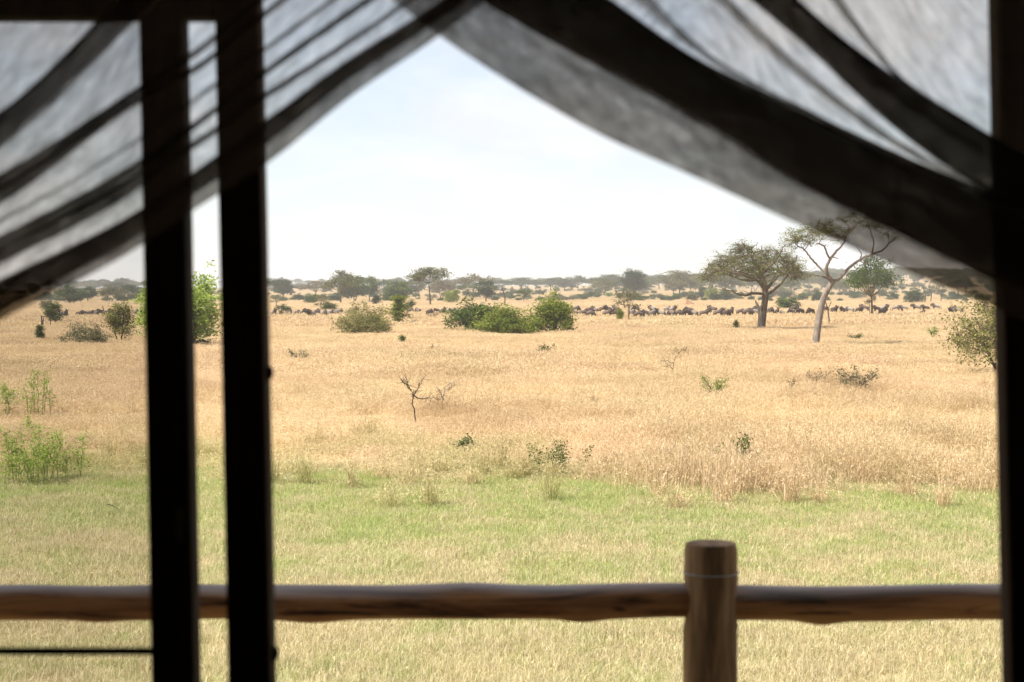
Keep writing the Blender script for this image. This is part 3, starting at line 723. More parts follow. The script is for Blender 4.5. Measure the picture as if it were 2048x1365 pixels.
# ---- the sculptural bare acacia with the sweeping limbs
def bare_acacia():
    x, y, z = on_ground(1632, 686, .45); k = y / F
    rng = np.random.default_rng(6)
    root = tag(empty('bare_acacia', (x, y, z)), 'tall acacia with pinkish leaning trunk, bare sweeping limbs and thin feathery top', 'tree')
    def P(px, py, dy=0.0): return np.array([(px - 1632) * k, dy, (686 - py) * k + .45])
    wood = MB(); crown = MB()
    def limb(p, r0, r1, sides=8):
        r0 *= 1.1; r1 *= 1.15
        n = 4 * len(p); B = wiggle(smooth_path(p, n), rng, .02); B[0] = p[0]; wood.tube(B, np.linspace(r0, r1, n), sides, cap=False); return B
    T = smooth_path([P(1630, 702), P(1634, 665), P(1638, 640), P(1643, 612), P(1650, 590), P(1659, 573), P(1668, 562)], 18)
    wood.tube(T, np.linspace(.25, .18, 18) * np.concatenate([[1.2, 1.08], np.ones(16)]), 12, cap=False)
    B1 = limb([P(1663, 570), P(1661, 560, -.1), P(1653, 548, -.3), P(1651, 535, -.4), P(1657, 520, -.5), P(1668, 505, -.6), P(1678, 494, -.7), P(1684, 485, -.8)], .13, .045)
    B2 = limb([P(1656, 552, -.3), P(1645, 540, .0), P(1630, 524, .3), P(1621, 512, .5), P(1612, 500, .6), P(1600, 492, .7), P(1592, 484, .7)], .075, .025)
    B3 = limb([P(1662, 563), P(1652, 556, .3), P(1640, 552, .6), P(1625, 550, .8), P(1612, 545, 1.0)], .06, .02)
    B4 = limb([P(1668, 562), P(1680, 557, .2), P(1692, 545, .4), P(1708, 530, .5), P(1720, 522, .6), P(1732, 515, .6), P(1748, 509, .7), P(1770, 500, .8), P(1790, 482, 1.0)], .115, .04)
    B5 = limb([P(1657, 518, -.5), P(1650, 508, -.7), P(1645, 496, -.9), P(1635, 489, -1.0), P(1626, 489, -1.1)], .06, .035)
    B6 = limb([P(1724, 519, .6), P(1725, 508, .4), P(1720, 500, .3), P(1714, 493, .3)], .04, .015)
    limb([P(1722, 521, .6), P(1730, 526, .5), P(1737, 528, .5)], .035, .02); limb([P(1655, 516, -.5), P(1664, 516, -.7), P(1673, 518, -.8)], .04, .02)
    B7 = limb([P(1684, 485, -.8), P(1690, 470, -.8), P(1705, 455, -.8), P(1725, 440, -.6)], .05, .02)
    B8 = limb([P(1612, 500, .6), P(1622, 485, .2), P(1640, 465, 0)], .03, .014)
    B9 = limb([P(1748, 509, .7), P(1750, 485, .4), P(1742, 460, .3)], .05, .02)
    B10 = limb([P(1600, 492, .7), P(1590, 500, .6), P(1583, 498, .6)], .025, .01)
    sk = np.concatenate([B1[-10:], B2[-8:], B5[-4:], B7, B8, B9, B10, B4[-8:]])
    lob = [(1588, 470, .6), (1600, 462, .3), (1612, 470, .8), (1622, 460, -.3), (1638, 452, .4), (1650, 462, -.6), (1665, 470, -.4), (1678, 476, -.9), (1695, 462, -.5), (1640, 474, -1.2), (1595, 482, 1.0),
           (1715, 445, -.2), (1735, 438, .4), (1660, 445, .3), (1685, 440, .2), (1760, 450, .3), (1780, 462, .8), (1800, 474, 1.0), (1740, 452, .8), (1700, 430, .2), (1605, 478, 0.2), (1630, 470, .9), (1655, 455, 1.0), (1592, 476, -.2), (1618, 482, .3), (1672, 462, .4), (1584, 488, .6)]
    for a in lob:
        p = P(*a); s0 = sk[np.argmin(np.linalg.norm(sk - p, axis=1) + rng.uniform(0, .25, len(sk)))]
        B = wiggle(bez(s0, (s0 + p) / 2 + rng.normal(size=3) * .12, p, 6), rng, .03); B[0] = s0
        wood.tube(B, np.linspace(.034, .014, 6), 4, cap=False)
        C = p + rng.normal(size=(20, 3)) * [.40, .40, .18]
        for q_ in C: wood.tube([B[rng.integers(2, 6)], q_], [.013, .006], 3, cap=False)
        Pl = np.repeat(C, 14, 0) + rng.normal(size=(280, 3)) * [.15, .15, .07]
        crown.leaves(Pl, .055, .030, rng, .5, np.clip(rng.uniform(.3, .8) + rng.normal(size=280) * .2, 0, 1))
    for B in (B2, B4, B3, B5):   # little thorny spurs
        for t in range(3, len(B), 2):
            wood.tube([B[t], B[t] + rng.normal(size=3) * .16], [.014, .005], 3, cap=False)
    wood.build('trunk', BARKP, root, True); crown.build('crown', LEAF['olive'], root)
bare_acacia()

# ---- plants of the middle distance: (name, model, px, base, top, width, label, category, group, leaf)
GT = 'trees of the middle plain'; GB = 'bushes on the plain'
T_ = [
 ('dense_tree', 'round_a', 566, 597, 558, 44, 'round dark tree standing alone beside the knobbed door post', 'tree', GT, None),
 ('thorn_tree', 'loose_b', 553, 613, 591, 34, 'scraggly little thorn tree under the round dark tree', 'tree', GT, None),
 ('thorn_shrub', 'loose_a', 566, 636, 609, 30, 'scraggly green shrub leaning beside the door post at the herd line', 'shrub', GB, 'dark'),
 ('flat_topped_tree', 'umbrella_b', 632, 594, 564, 54, 'rusty brown flat-topped tree behind two small bushes', 'tree', GT, 'brown'),
 ('bush', 'bush_e', 623, 607, 587, 28, 'small green bush beneath the rusty brown tree', 'bush', GB, None),
 ('thin_tree', 'loose_b', 642, 628, 588, 34, 'thin-stemmed pale tree rising from the herd beside a round bush', 'tree', GT, 'grey'),
 ('round_bush', 'bush_e', 659, 623, 603, 32, 'round green bush just behind the herd, beside the thin-stemmed tree', 'bush', GB, None),
 ('tall_acacia', 'umbrella_b', 681, 607, 545, 60, 'tall open acacia with thin dark trunk above the clump of dense trees', 'tree', GT, 'acacia'),
 ('dense_tree', 'round_c', 709, 602, 551, 52, 'broad dense green tree overlapping the tall open acacia', 'tree', GT, None),
 ('dense_tree', 'round_b', 739, 601, 555, 34, 'upright dense tree at the end of the green clump', 'tree', GT, 'green'),
 ('bush', 'column_a', 751, 609, 593, 18, 'little dark bush in front of the upright dense tree', 'bush', GB, None),
 ('slender_tree', 'loose_a', 767, 592, 559, 28, 'slender tree seen through a gap beyond the green clump', 'tree', GT, 'dark'),
 ('bush', 'bush_c', 781, 603, 581, 32, 'rounded green bush in front of the slender tree', 'bush', GB, 'green'),
 ('spreading_tree', 'round_c', 798, 604, 562, 48, 'spreading green tree behind the upright leafy shrub', 'tree', GT, 'green'),
 ('hazy_tree', 'round_b', 826, 591, 563, 44, 'bluish dark tree behind the lone umbrella tree', 'tree', GT, 'dark'),
 ('thin_tree', 'loose_b', 839, 596, 559, 32, 'greyish thin tree just under the crown of the lone umbrella tree', 'tree', GT, 'grey'),
 ('brown_tree', 'umbrella_c', 884, 596, 562, 50, 'low brownish tree beside the lone umbrella tree', 'tree', GT, 'brown'),
 ('little_tree', 'bush_e', 904, 607, 578, 30, 'little bright green tree in front of the low brownish tree', 'tree', GT, 'yellow'),
 ('brown_tree', 'loose_a', 946, 596, 549, 62, 'tall brownish tree rising behind the big yellow-green bush', 'tree', GT, 'brown'),
 ('green_tree', 'round_b', 972, 604, 562, 42, 'dark green tree joined to the tall brownish tree', 'tree', GT, 'dark'),
 ('green_tree', 'loose_a', 930, 598, 566, 34, 'sparse green tree at the foot of the tall brownish tree', 'tree', GT, 'green'),
 ('little_tree', 'loose_a', 1047, 604, 577, 30, 'little green tree between the curved snag and the dome-shaped bush', 'tree', GT, 'green'),
 ('tall_tree', 'round_a', 1267, 594, 541, 42, 'tall narrow dark tree standing directly behind the scruffy herd tree', 'tree', GT, 'dark'),
 ('flat_topped_tree', 'umbrella_c', 1360, 593, 543, 68, 'broad flat-topped tree with two stems above the termite mound', 'tree', GT, 'grey'),
 ('mound_tree', 'bush_e', 1384, 603, 583, 24, 'tiny tree growing on top of the termite mound', 'tree', GT, 'grey'),
 ('bush', 'column_a', 1404, 596, 577, 18, 'narrow dark bush left of the clump near the low acacia branch', 'bush', GB, None),
 ('bush', 'bush_c', 1423, 598, 572, 26, 'yellowish bush in the clump near the low acacia branch', 'bush', GB, 'yellow'),
 ('bush', 'bush_e', 1431, 601, 586, 22, 'low dark bush at the front of the clump near the low acacia branch', 'bush', GB, 'dark'),
 ('bush', 'bush_c', 1450, 599, 576, 28, 'green bush just under the tip of the low acacia branch', 'bush', GB, 'green'),
 ('bush', 'bush_e', 1183, 594, 583, 18, 'small dark bush on the open grass beyond the herd', 'bush', GB, 'dark'),
 ('bush', 'bush_e', 1218, 593, 584, 16, 'small bright green bush on the open grass beyond the herd', 'bush', GB, 'bright'),
 ('spreading_tree', 'umbrella_c', 1438, 591, 541, 86, 'wide many-stemmed tree behind the left side of the large acacia', 'tree', GT, 'acacia'),
 ('bush', 'bush_e', 1574, 618, 593, 46, 'domed green bush between the two big acacia trunks, above the herd', 'bush', GB, 'green'),
 ('bush', 'bush_c', 1605, 599, 584, 22, 'low green bush beyond the domed bush, in the gap between the acacias', 'bush', GB, 'green'),
 ('bush', 'bush_c', 1634, 602, 582, 26, 'dark bush peeping out behind the pinkish leaning trunk', 'bush', GB, 'dark'),
 ('bush', 'bush_c', 1560, 592, 574, 56, 'long grey-green thicket behind the trunk of the large acacia', 'bush', GB, 'grey'),
 ('flat_topped_tree', 'umbrella_b', 1744, 633, 519, 84, 'bushy-topped tree with dark trunk among the herd under the curtain edge', 'tree', GT, 'green'),
 ('scrub', 'loose_b', 1740, 634, 572, 28, 'grey leafless scrub clinging round the dark trunk under the curtain edge', 'shrub', GB, 'brown'),
 ('shrub', 'bush_c', 1828, 606, 576, 38, 'dark spreading shrub on the pale slope beyond the herd', 'shrub', GB, 'dark'),
 ('grey_tree', 'loose_b', 1882, 602, 563, 40, 'grey half-bare tree beside two thin dead trees', 'tree', GT, 'grey'),
 ('herd_tree', 'loose_b', 1257, 642, 580, 56, 'scruffy short tree with dark bent trunk and brownish crown amid the herd', 'tree', GT, 'grey'),
 ('sprout', 'column_b', 1240, 643, 620, 18, 'light green sprout at the foot of the scruffy herd tree', 'bush', GB, 'yellow'),
 # left side, through the mesh panel
 ('dense_tree', 'round_c', 143, 608, 572, 48, 'dense green tree just under the dark curtain edge, seen through the mesh', 'tree', GT, 'green'),
 ('hazy_tree', 'round_b', 176, 603, 575, 38, 'greyish tree touching the dense green tree, seen through the mesh', 'tree', GT, 'dark'),
 ('flat_topped_tree', 'umbrella_c', 222, 604, 574, 44, 'rounded flat-topped tree alone on the slope, seen through the mesh', 'tree', GT, 'grey'),
 ('hazy_tree', 'umbrella_c', 262, 599, 571, 44, 'greyish spreading tree beside the bright green tree, seen through the mesh', 'tree', GT, 'dark'),
 ('little_tree', 'column_b', 107, 650, 610, 42, 'little two-stemmed green tree beside bare stumps, seen through the mesh', 'tree', GT, 'green'),
 ('shrub', 'bush_e', 92, 619, 598, 26, 'pale shrub behind the little two-stemmed tree', 'shrub', GB, 'grey'),
 ('shrub', 'column_a', 80, 677, 654, 17, 'small dark shrub alone in the golden grass in front of the stumps', 'shrub', GB, 'green'),
 ('thorn_bush', 'bush_d', 172, 688, 642, 94, 'low wide twiggy thorn bush seen through the mesh', 'bush', GB, 'grey'),
 ('tall_shrub', 'column_b', 240, 683, 614, 64, 'upright shrub with several stems beside the low thorn bush', 'shrub', GB, 'pale'),
 ('leafy_tree', 'leafy_a', 362, 690, 556, 142, 'bright leafy tree showing between the stile and the knobbed post', 'tree', GT, 'lime'),
 # bushes in front of the herd
 ('dome_bush', 'bush_a', 727, 665, 611, 122, 'low olive dome-shaped bush with bare twigs at its foot', 'bush', GB, 'pale'),
 ('leafy_shrub', 'column_a', 795, 647, 597, 36, 'upright leafy shrub behind the low olive bush', 'shrub', GB, 'yellow'),
 ('large_bush', 'bush_c', 948, 660, 596, 98, 'large green bush with pale ragged top, at the rear of the twin thicket', 'bush', GB, 'green'),
 ('large_bush', 'bush_b', 1018, 665, 604, 118, 'large yellow-green bush in the middle of the thicket', 'bush', GB, 'yellow'),
 ('dome_bush', 'bush_c', 1108, 664, 583, 92, 'tall rounded bush with drooping twigs where the herd emerges', 'bush', GB, 'yellow'),
 ('pale_shrub', 'shrub_a', 2004, 748, 580, 196, 'large pale-leaved shrub against the broad black door post', 'shrub', GB, 'pale'),
]
for t in T_: set_plant(*t)
set_plant('lone_umbrella_tree', 'umbrella_a', 861, 610, 536, 70, 'lone slim-trunked umbrella tree with a flat crown above the herd', 'tree', GT, 'acacia', rz=0.0)
# far trees one can tell apart, on the skyline
FAR = [
 (1005, 561, 44, 'umbrella_d', 'small hazy umbrella tree just left of the curved snag'), (1042, 556, 60, 'umbrella_c', 'broad hazy umbrella tree right of the curved snag'),
 (1072, 561, 40, 'umbrella_b', 'hazy flat tree over the saddle between the two largest bushes'), (1101, 557, 42, 'umbrella_c', 'hazy flat-topped tree above the tall rounded bush'),
 (1129, 558, 26, 'round_b', 'narrow hazy tree between two flat-topped far trees'), (1156, 553, 36, 'umbrella_b', 'rounded hazy tree above the start of the open herd'),
 (1190, 556, 34, 'umbrella_d', 'low hazy tree above the small dark bush'), (1221, 550, 56, 'umbrella_c', 'wide brownish far tree left of the tall narrow dark tree'),
 (1240, 558, 34, 'round_b', 'dark far tree tucked against the tall narrow dark tree'), (1296, 556, 30, 'umbrella_d', 'hazy tree right of the tall narrow dark tree'),
 (1318, 551, 40, 'umbrella_b', 'hazy dome tree left of the broad two-stemmed tree'), (1398, 548, 36, 'umbrella_c', 'hazy tree right of the broad two-stemmed tree'),
 (1495, 560, 60, 'umbrella_c', 'hazy wide tree seen beneath the large acacia crown'), (1580, 562, 48, 'umbrella_d', 'hazy tree seen right of the large acacia trunk'),
 (1690, 560, 46, 'umbrella_b', 'hazy tree framed by the fork of the bare acacia'), (1785, 556, 44, 'umbrella_d', 'hazy tree right of the bushy-topped herd tree'),
 (234, 565, 44, 'umbrella_c', 'blue hazy tree on the skyline above the rounded flat-topped tree'), (600, 569, 30, 'round_b', 'blue hazy tree right of the round dark tree'),
 (655, 570, 30, 'umbrella_d', 'hazy tree left of the tall open acacia'),
]
for px, ty, w, key, lab in FAR:
    set_plant('far_tree', key, px, 586, ty, w, lab, 'tree', 'hazy trees on the skyline', 'dark', Y=1080 + (px * 37) % 160)

# ---- dead wood, twigs and weeds
def twig_shrub(name, px, by, ty, wpx, label, seed, n=6, leafm=None, nleaf=0, leafsz=.03, bark=BARKD, r=.02, upright=.8, cat='shrub', group='twiggy shrubs in the grass', paths=None):
    g = .16 if by > 860 else .40
    x, y, z = on_ground(px, by, g); k = y / F; rng = np.random.default_rng(seed)
    root = tag(empty(name, (x, y, z)), label, cat, group)
    H = (by - ty) * k + g; Wd = wpx * k
    wood = MB(); crown = MB(); tips = []
    src = []
    if paths:
        for pth in paths: src.append(np.array(([((pth[0][0] - px) * k, 0, -.05)] if pth is paths[0] else []) + [((a - px) * k, rng.normal() * .03, (by - c) * k + g) for a, c in pth]))
    else:
        for s in range(n):
            a = rng.uniform(0, 6.283); rr = rng.uniform(.5, 1) * Wd / 2
            e = np.array([rr * math.cos(a), rr * math.sin(a), H * rng.uniform(upright * .6, 1)])
            b0 = np.zeros(3)
            if cat in ('weed', 'plant'):
                b0 = np.array([rng.normal() * Wd * .30, rng.normal() * Wd * .22, 0]); e = b0 + np.array([rng.normal() * Wd * .09, rng.normal() * Wd * .09, H * rng.uniform(.45, 1)])
            src.append(np.array([b0 - [0, 0, .05], b0 + (e - b0) * [.3, .3, .55], b0 + (e - b0) * [.7, .7, .8], e]))
    for P in src:
        B = wiggle(smooth_path(P, 12) if len(P) > 2 else np.linspace(P[0], P[-1], 12), rng, H * .018); wood.tube(B, np.linspace(r, r * .3, 12), 5, cap=False)
        for t in range(2 if cat in ('weed', 'plant') else 4, 12):
            for _ in range(2):
                d = rng.normal(size=3) * [1, 1, .8] + [0, 0, .35]; e = B[t] + d / np.linalg.norm(d) * H * rng.uniform(.10, .26)
                m_ = (B[t] + e) / 2 + rng.normal(size=3) * H * .02
                wood.tube([B[t], m_, e], [r * .35, r * .26, r * .12], 3, cap=False); tips.append(e); tips.append(m_)
    wood.build('stems' if not paths else 'branches', STEM if cat in ('weed', 'plant') else bark, root)
    if nleaf:
        T = np.array(tips); C = np.repeat(T, nleaf, 0) + rng.normal(size=(len(T) * nleaf, 3)) * leafsz * 1.3
        crown.leaves(C, leafsz, leafsz * .5, rng, .4, np.clip(rng.normal(.5, .25, len(C)), 0, 1)); crown.build('leaves', LEAF[leafm], root)
    return root
twig_shrub('dead_shrub', 828, 826, 757, 50, 'dead dark shrub with an upright forked stem and a low arching branch', 1, r=.022, cat='dead shrub', group='dead wood',
   paths=[[(830, 828), (826, 805), (824, 790), (818, 772), (814, 760)], [(825, 795), (834, 778), (846, 760)], [(824, 790), (838, 797), (860, 796), (880, 800)], [(822, 782), (810, 768), (806, 766)]])
twig_shrub('dead_shrub', 890, 806, 757, 50, 'grey curling dead branches beside the dark forked shrub', 2, r=.016, bark=BARKG, cat='dead shrub', group='dead wood',
   paths=[[(885, 806), (888, 785), (897, 770), (918, 758)], [(888, 800), (880, 785), (878, 778)], [(892, 780), (902, 776), (912, 764)]])
twig_shrub('dead_shrub', 1345, 740, 694, 60, 'thin dead twigs sticking up alone in mid grass, before the herd', 3, r=.016, cat='dead shrub', group='dead wood',
   paths=[[(1346, 742), (1348, 722), (1356, 708), (1352, 694)], [(1348, 728), (1332, 722), (1320, 724)], [(1356, 708), (1366, 700), (1372, 704)], [(1346, 740), (1338, 732), (1330, 734)]])
twig_shrub('green_thorn_shrub', 1430, 786, 757, 56, 'small fresh green thorn shrub in golden grass', 4, n=7, leafm='bright', nleaf=2, leafsz=.04, r=.014)
twig_shrub('thorn_shrub', 1585, 778, 752, 22, 'little upright thorn twig with few leaves', 5, n=3, leafm='grey', nleaf=2, leafsz=.035, r=.012, upright=1)
twig_shrub('thorn_shrub', 1636, 764, 740, 50, 'faint twiggy shrub left of the wider thorn bush', 6, n=5, leafm='grey', nleaf=1, leafsz=.04, r=.012)
twig_shrub('thorn_shrub', 1714, 770, 733, 96, 'wide open grey thorn bush with spreading arms', 7, n=12, leafm='grey', nleaf=2, leafsz=.05, r=.016, upright=.7)
twig_shrub('thorn_shrub', 598, 714, 699, 54, 'low twiggy scrub near the knob of the door post', 8, n=9, leafm='grey', nleaf=2, leafsz=.05, r=.014, upright=.6)
twig_shrub('thorn_shrub', 1082, 704, 690, 60, 'low scrub below the tall rounded bush', 9, n=8, leafm='green', nleaf=2, leafsz=.05, r=.014, upright=.6)
twig_shrub('thorn_shrub', 818, 714, 704, 44, 'flat straggling twigs in the grass under the upright leafy shrub', 10, n=6, leafm='grey', nleaf=1, leafsz=.05, r=.014, upright=.5)
twig_shrub('dead_twig', 862, 700, 686, 14, 'single bent dry twig before the twin thicket', 11, n=2, r=.016, cat='twig', group='dead wood')
twig_shrub('dead_twig', 1453, 696, 684, 20, 'slanting dry twig before the large acacia', 12, n=2, r=.018, cat='twig', group='dead wood')
twig_shrub('dead_twig', 1188, 804, 793, 26, 'low dry twigs in the middle of the pinkish grass', 13, n=3, r=.010, cat='twig', group='dead wood')
twig_shrub('seedling', 1471, 656, 641, 10, 'tiny green seedling left of the large acacia stump', 14, n=3, leafm='green', nleaf=3, leafsz=.09, r=.02, cat='sapling')
twig_shrub('seedling', 804, 680, 668, 12, 'tiny green plant in front of the upright leafy shrub', 15, n=3, leafm='green', nleaf=3, leafsz=.07, r=.014, cat='sapling')
twig_shrub('sapling', 1866, 673, 655, 24, 'small bright umbrella-shaped sapling near the pale-leaved shrub', 16, n=5, leafm='bright', nleaf=2, leafsz=.06, r=.02, upright=1.3, cat='sapling')
twig_shrub('scrub_twigs', 1710, 676, 668, 30, 'faint green scrub right of the pinkish leaning trunk', 17, n=6, leafm='green', nleaf=2, leafsz=.06, r=.012, upright=.7)
twig_shrub('spiky_plant', 818, 620, 602, 20, 'spiky green plant at the herd line beyond the leafy shrub', 18, n=6, leafm='green', nleaf=4, leafsz=.14, r=.035)
twig_shrub('dead_brush', 866, 637, 617, 34, 'bare brown brush among the herd below the lone umbrella tree', 19, n=9, r=.03, cat='dead shrub', group='dead wood')
twig_shrub('weed', 70, 814, 738, 62, 'tall green weed stalks seen through the mesh', 20, n=9, leafm='lime', nleaf=2, leafsz=.042, r=.012, upright=1, cat='weed', group='weeds by the mesh panel')
twig_shrub('weed', 6, 800, 762, 36, 'clipped green weed at the very edge of the mesh view', 21, n=5, leafm='lime', nleaf=4, leafsz=.045, r=.012, upright=1, cat='weed', group='weeds by the mesh panel')
twig_shrub('weed', 40, 955, 862, 130, 'big fresh green weed clump low in the mesh panel', 22, n=17, leafm='lime', nleaf=3, leafsz=.034, r=.008, upright=.8, cat='weed', group='weeds by the mesh panel')
twig_shrub('weed', 108, 948, 868, 80, 'fresh green weed beside the big weed clump', 23, n=8, leafm='lime', nleaf=3, leafsz=.034, r=.008, upright=.7, cat='weed', group='weeds by the mesh panel')
twig_shrub('weed', 60, 866, 832, 34, 'sparse weed stalk above the big weed clump', 24, n=3, leafm='lime', nleaf=3, leafsz=.04, r=.008, upright=1, cat='weed', group='weeds by the mesh panel')
twig_shrub('leafy_plant', 1108, 938, 888, 72, 'green leafy plant where golden grass meets the green', 25, n=12, leafm='green', nleaf=2, leafsz=.03, r=.006, upright=.8, cat='plant')
twig_shrub('leafy_plant', 1478, 938, 876, 56, 'slim green shrub inside the tall pinkish grass', 26, n=7, leafm='green', nleaf=4, leafsz=.03, r=.008, upright=1, cat='plant')
twig_shrub('green_tuft', 935, 896, 878, 30, 'small green tuft in straw grass, mid field', 27, n=8, leafm='green', nleaf=3, leafsz=.04, r=.006, cat='plant')
def dead_tree(name, px, by, pathsr, label, bark=BARKD, group='dead wood', cat='dead tree'):
    x, y, z = on_ground(px, by, .3 if cat != 'branch' else 0); k = y / F; rng = np.random.default_rng(int(px)); root = tag(empty(name, (x, y, z)), label, cat, group)
    q = MB()
    for pth, r0, r1 in pathsr:
        P = np.array([((a - px) * k, 0, (by - c) * k + (.3 if cat != 'branch' else 0)) for a, c in pth]); n = 5 * len(P)
        B = wiggle(smooth_path(P, n) if len(P) > 2 else np.linspace(P[0], P[-1], n), rng, r0 * k * .2); B[0] = P[0]; B[0, 2] -= .5 if cat != 'branch' else .02; q.tube(B, np.linspace(r0 * k, r1 * k, n), 7)
    q.build('trunk', bark, root, True); return root
dead_tree('dead_snag', 1008, 612, [([(1009, 614), (1010, 600), (1008, 588), (1003, 575)], 1.5, .8)], 'single curved dead trunk standing above the twin thicket')
dead_tree('dead_snag', 207, 635, [([(207, 637), (207, 622), (205, 612)], 1.3, .8)], 'short upright snag at the herd, seen through the mesh')
dead_tree('dead_stump', 85, 655, [([(85, 657), (84, 645), (83, 633)], 1.9, 1.2), ([(86, 645), (88, 632)], 1.0, .6)], 'dark forked stump left of the little two-stemmed tree')
dead_tree('dead_stump', 101, 653, [([(101, 655), (101, 642), (101, 632)], .9, .6)], 'thin dark stick stump beside the little two-stemmed tree')
dead_tree('dead_sapling', 1657, 652, [([(1656, 655), (1658, 640), (1656, 622), (1652, 608), (1650, 602)], 1.6, .7), ([(1656, 618), (1662, 606), (1661, 603)], .9, .5)], 'thin forked dead sapling beside the pinkish leaning trunk')
dead_tree('dead_thin_tree', 1850, 604, [([(1850, 606), (1851, 590), (1847, 575), (1851, 566)], .9, .5), ([(1848, 580), (1843, 570)], .6, .4)], 'thin dead tree, closer to the dark spreading shrub')
dead_tree('dead_thin_tree', 1862, 604, [([(1861, 606), (1863, 588), (1858, 575), (1862, 563)], 1.0, .5), ([(1861, 582), (1868, 572)], .6, .4)], 'thin dead tree, closer to the grey half-bare tree')
dead_tree('fallen_branch', 1545, 984, [([(1524, 984), (1538, 981), (1552, 977), (1566, 980)], 1.6, .6)], 'dark fallen stick at the foot of the tall pinkish grass', cat='branch')
dead_tree('fallen_branch', 228, 1030, [([(214, 1008), (230, 1014), (240, 1024), (238, 1032)], .7, .5)], 'thin curved stick on the green grass behind the mesh', cat='branch')
dead_tree('trunk_stub_and_shadow', 402, 690, [([(372, 692), (384, 680), (392, 664), (388, 650)], 7.5, 4.0), ([(390, 688), (404, 681), (418, 686), (432, 688)], 4.0, 1.5)], 'black bent trunk stub with modelled shadow under the bright leafy tree', cat='trunk stub')  # lower trunk plus the tree's ground shadow, the shadow modelled as a dark limb
# termite mound and earth heap
def mound(name, px, by, ty, w, label, seed):
    x, y, z = on_ground(px, by); k = y / F; rng = np.random.default_rng(seed); n, s = 12, 28; V = []
    for i in range(n):
        t = i / (n - 1); r = (1 - t) ** .9 * w * k / 2
        for j in range(s):
            a = j * 6.283 / s; rr = r * (1 + .18 * math.sin(3 * a + seed) + .12 * math.sin(7 * a + 4 * t) + rng.normal() * .03)
            V.append((rr * math.cos(a), rr * math.sin(a), (by - ty) * k * (t ** 1.25) - .05))
    q = MB(); i_ = np.arange(n - 1)[:, None] * s; j_ = np.arange(s)[None, :]; k_ = (j_ + 1) % s
    q.add(V, np.stack([i_ + j_, i_ + k_, i_ + s + k_, i_ + s + j_], -1).reshape(-1, 4))
    m, nt = mat('reddish_termite_earth'); f = noise(nt, 1.5, 6, .65); principled(nt, ramp(nt, [(.3, (.20, .11, .06)), (.7, (.36, .21, .12))], f), .95, f, .8, .1, .05)
    o = q.build(name, m, None, True); o.location = (x, y, z); tag(o, label, 'mound')
mound('termite_mound', 1374, 612, 599, 40, 'reddish termite mound with a tiny tree on it', 2)
mound('earth_heap', 1663, 657, 650, 14, 'small reddish earth heap at the foot of the forked dead sapling', 3)

# ------------------------------------------------------------------ the wildebeest herd
def skin_mesh(name, verts, edges, radii, sub=2):
    me = bpy.data.meshes.new(name + '_cage'); bm = bmesh.new(); sl = bm.verts.layers.skin.verify()
    vs_ = [bm.verts.new(v) for v in verts]
    for v, r in zip(vs_, radii): v[sl].radius = r if isinstance(r, tuple) else (r, r)
    vs_[0][sl].use_root = True
    for a, b_ in edges: bm.edges.new((vs_[a], vs_[b_]))
    bm.to_mesh(me); bm.free()
    o = bpy.data.objects.new(name + '_cage', me); COL.objects.link(o)
    s = o.modifiers.new('skin', 'SKIN'); s.use_smooth_shade = True
    u = o.modifiers.new('sub', 'SUBSURF'); u.levels = sub; u.render_levels = sub
    dg = bpy.context.evaluated_depsgraph_get(); res = bpy.data.meshes.new_from_object(o.evaluated_get(dg), preserve_all_data_layers=False, depsgraph=dg)
    bpy.data.objects.remove(o); bpy.data.meshes.remove(me); res.name = name
    return res
def hide_mat():
    m, nt = mat('wildebeest_hide')
    t = nt.nodes.new('ShaderNodeTexCoord'); s = nt.nodes.new('ShaderNodeSeparateXYZ'); nt.links.new(t.outputs['Object'], s.inputs[0])
    f = noise(nt, 4, 5, .6, t.outputs['Object'])
    w = nt.nodes.new('ShaderNodeTexWave'); w.inputs['Scale'].default_value = 2.2; w.inputs['Distortion'].default_value = 3; nt.links.new(t.outputs['Object'], w.inputs['Vector'])
    c = ramp(nt, [(.3, (.068, .046, .037)), (.7, (.14, .098, .078))], f)
    pale = mixc(nt, ramp(nt, [(.45, 0.0), (.95, .75)], objrand(nt)), c, (.30, .26, .22))
    body = mixc(nt, maprange(nt, s.outputs[0], .25, .6), pale, c)               # pale flank, dark neck
    stripes = math_(nt, 'MULTIPLY', ramp(nt, [(.45, 0.0), (.6, 1.0)], w.outputs['Fac']), maprange(nt, s.outputs[0], .1, .45))
    body = mixc(nt, stripes, body, (.034, .024, .020))
    c2 = mixc(nt, maprange(nt, s.outputs[0], .80, .95), body, (.026, .019, .016))   # black face
    principled(nt, c2, .8, None, spec=.15); return m
m_hide = hide_mat(); m_horn, nt = mat('dark_horn'); principled(nt, (.05, .045, .04), .5)
m_mane, nt = mat('black_mane'); principled(nt, (.014, .012, .011), .9)
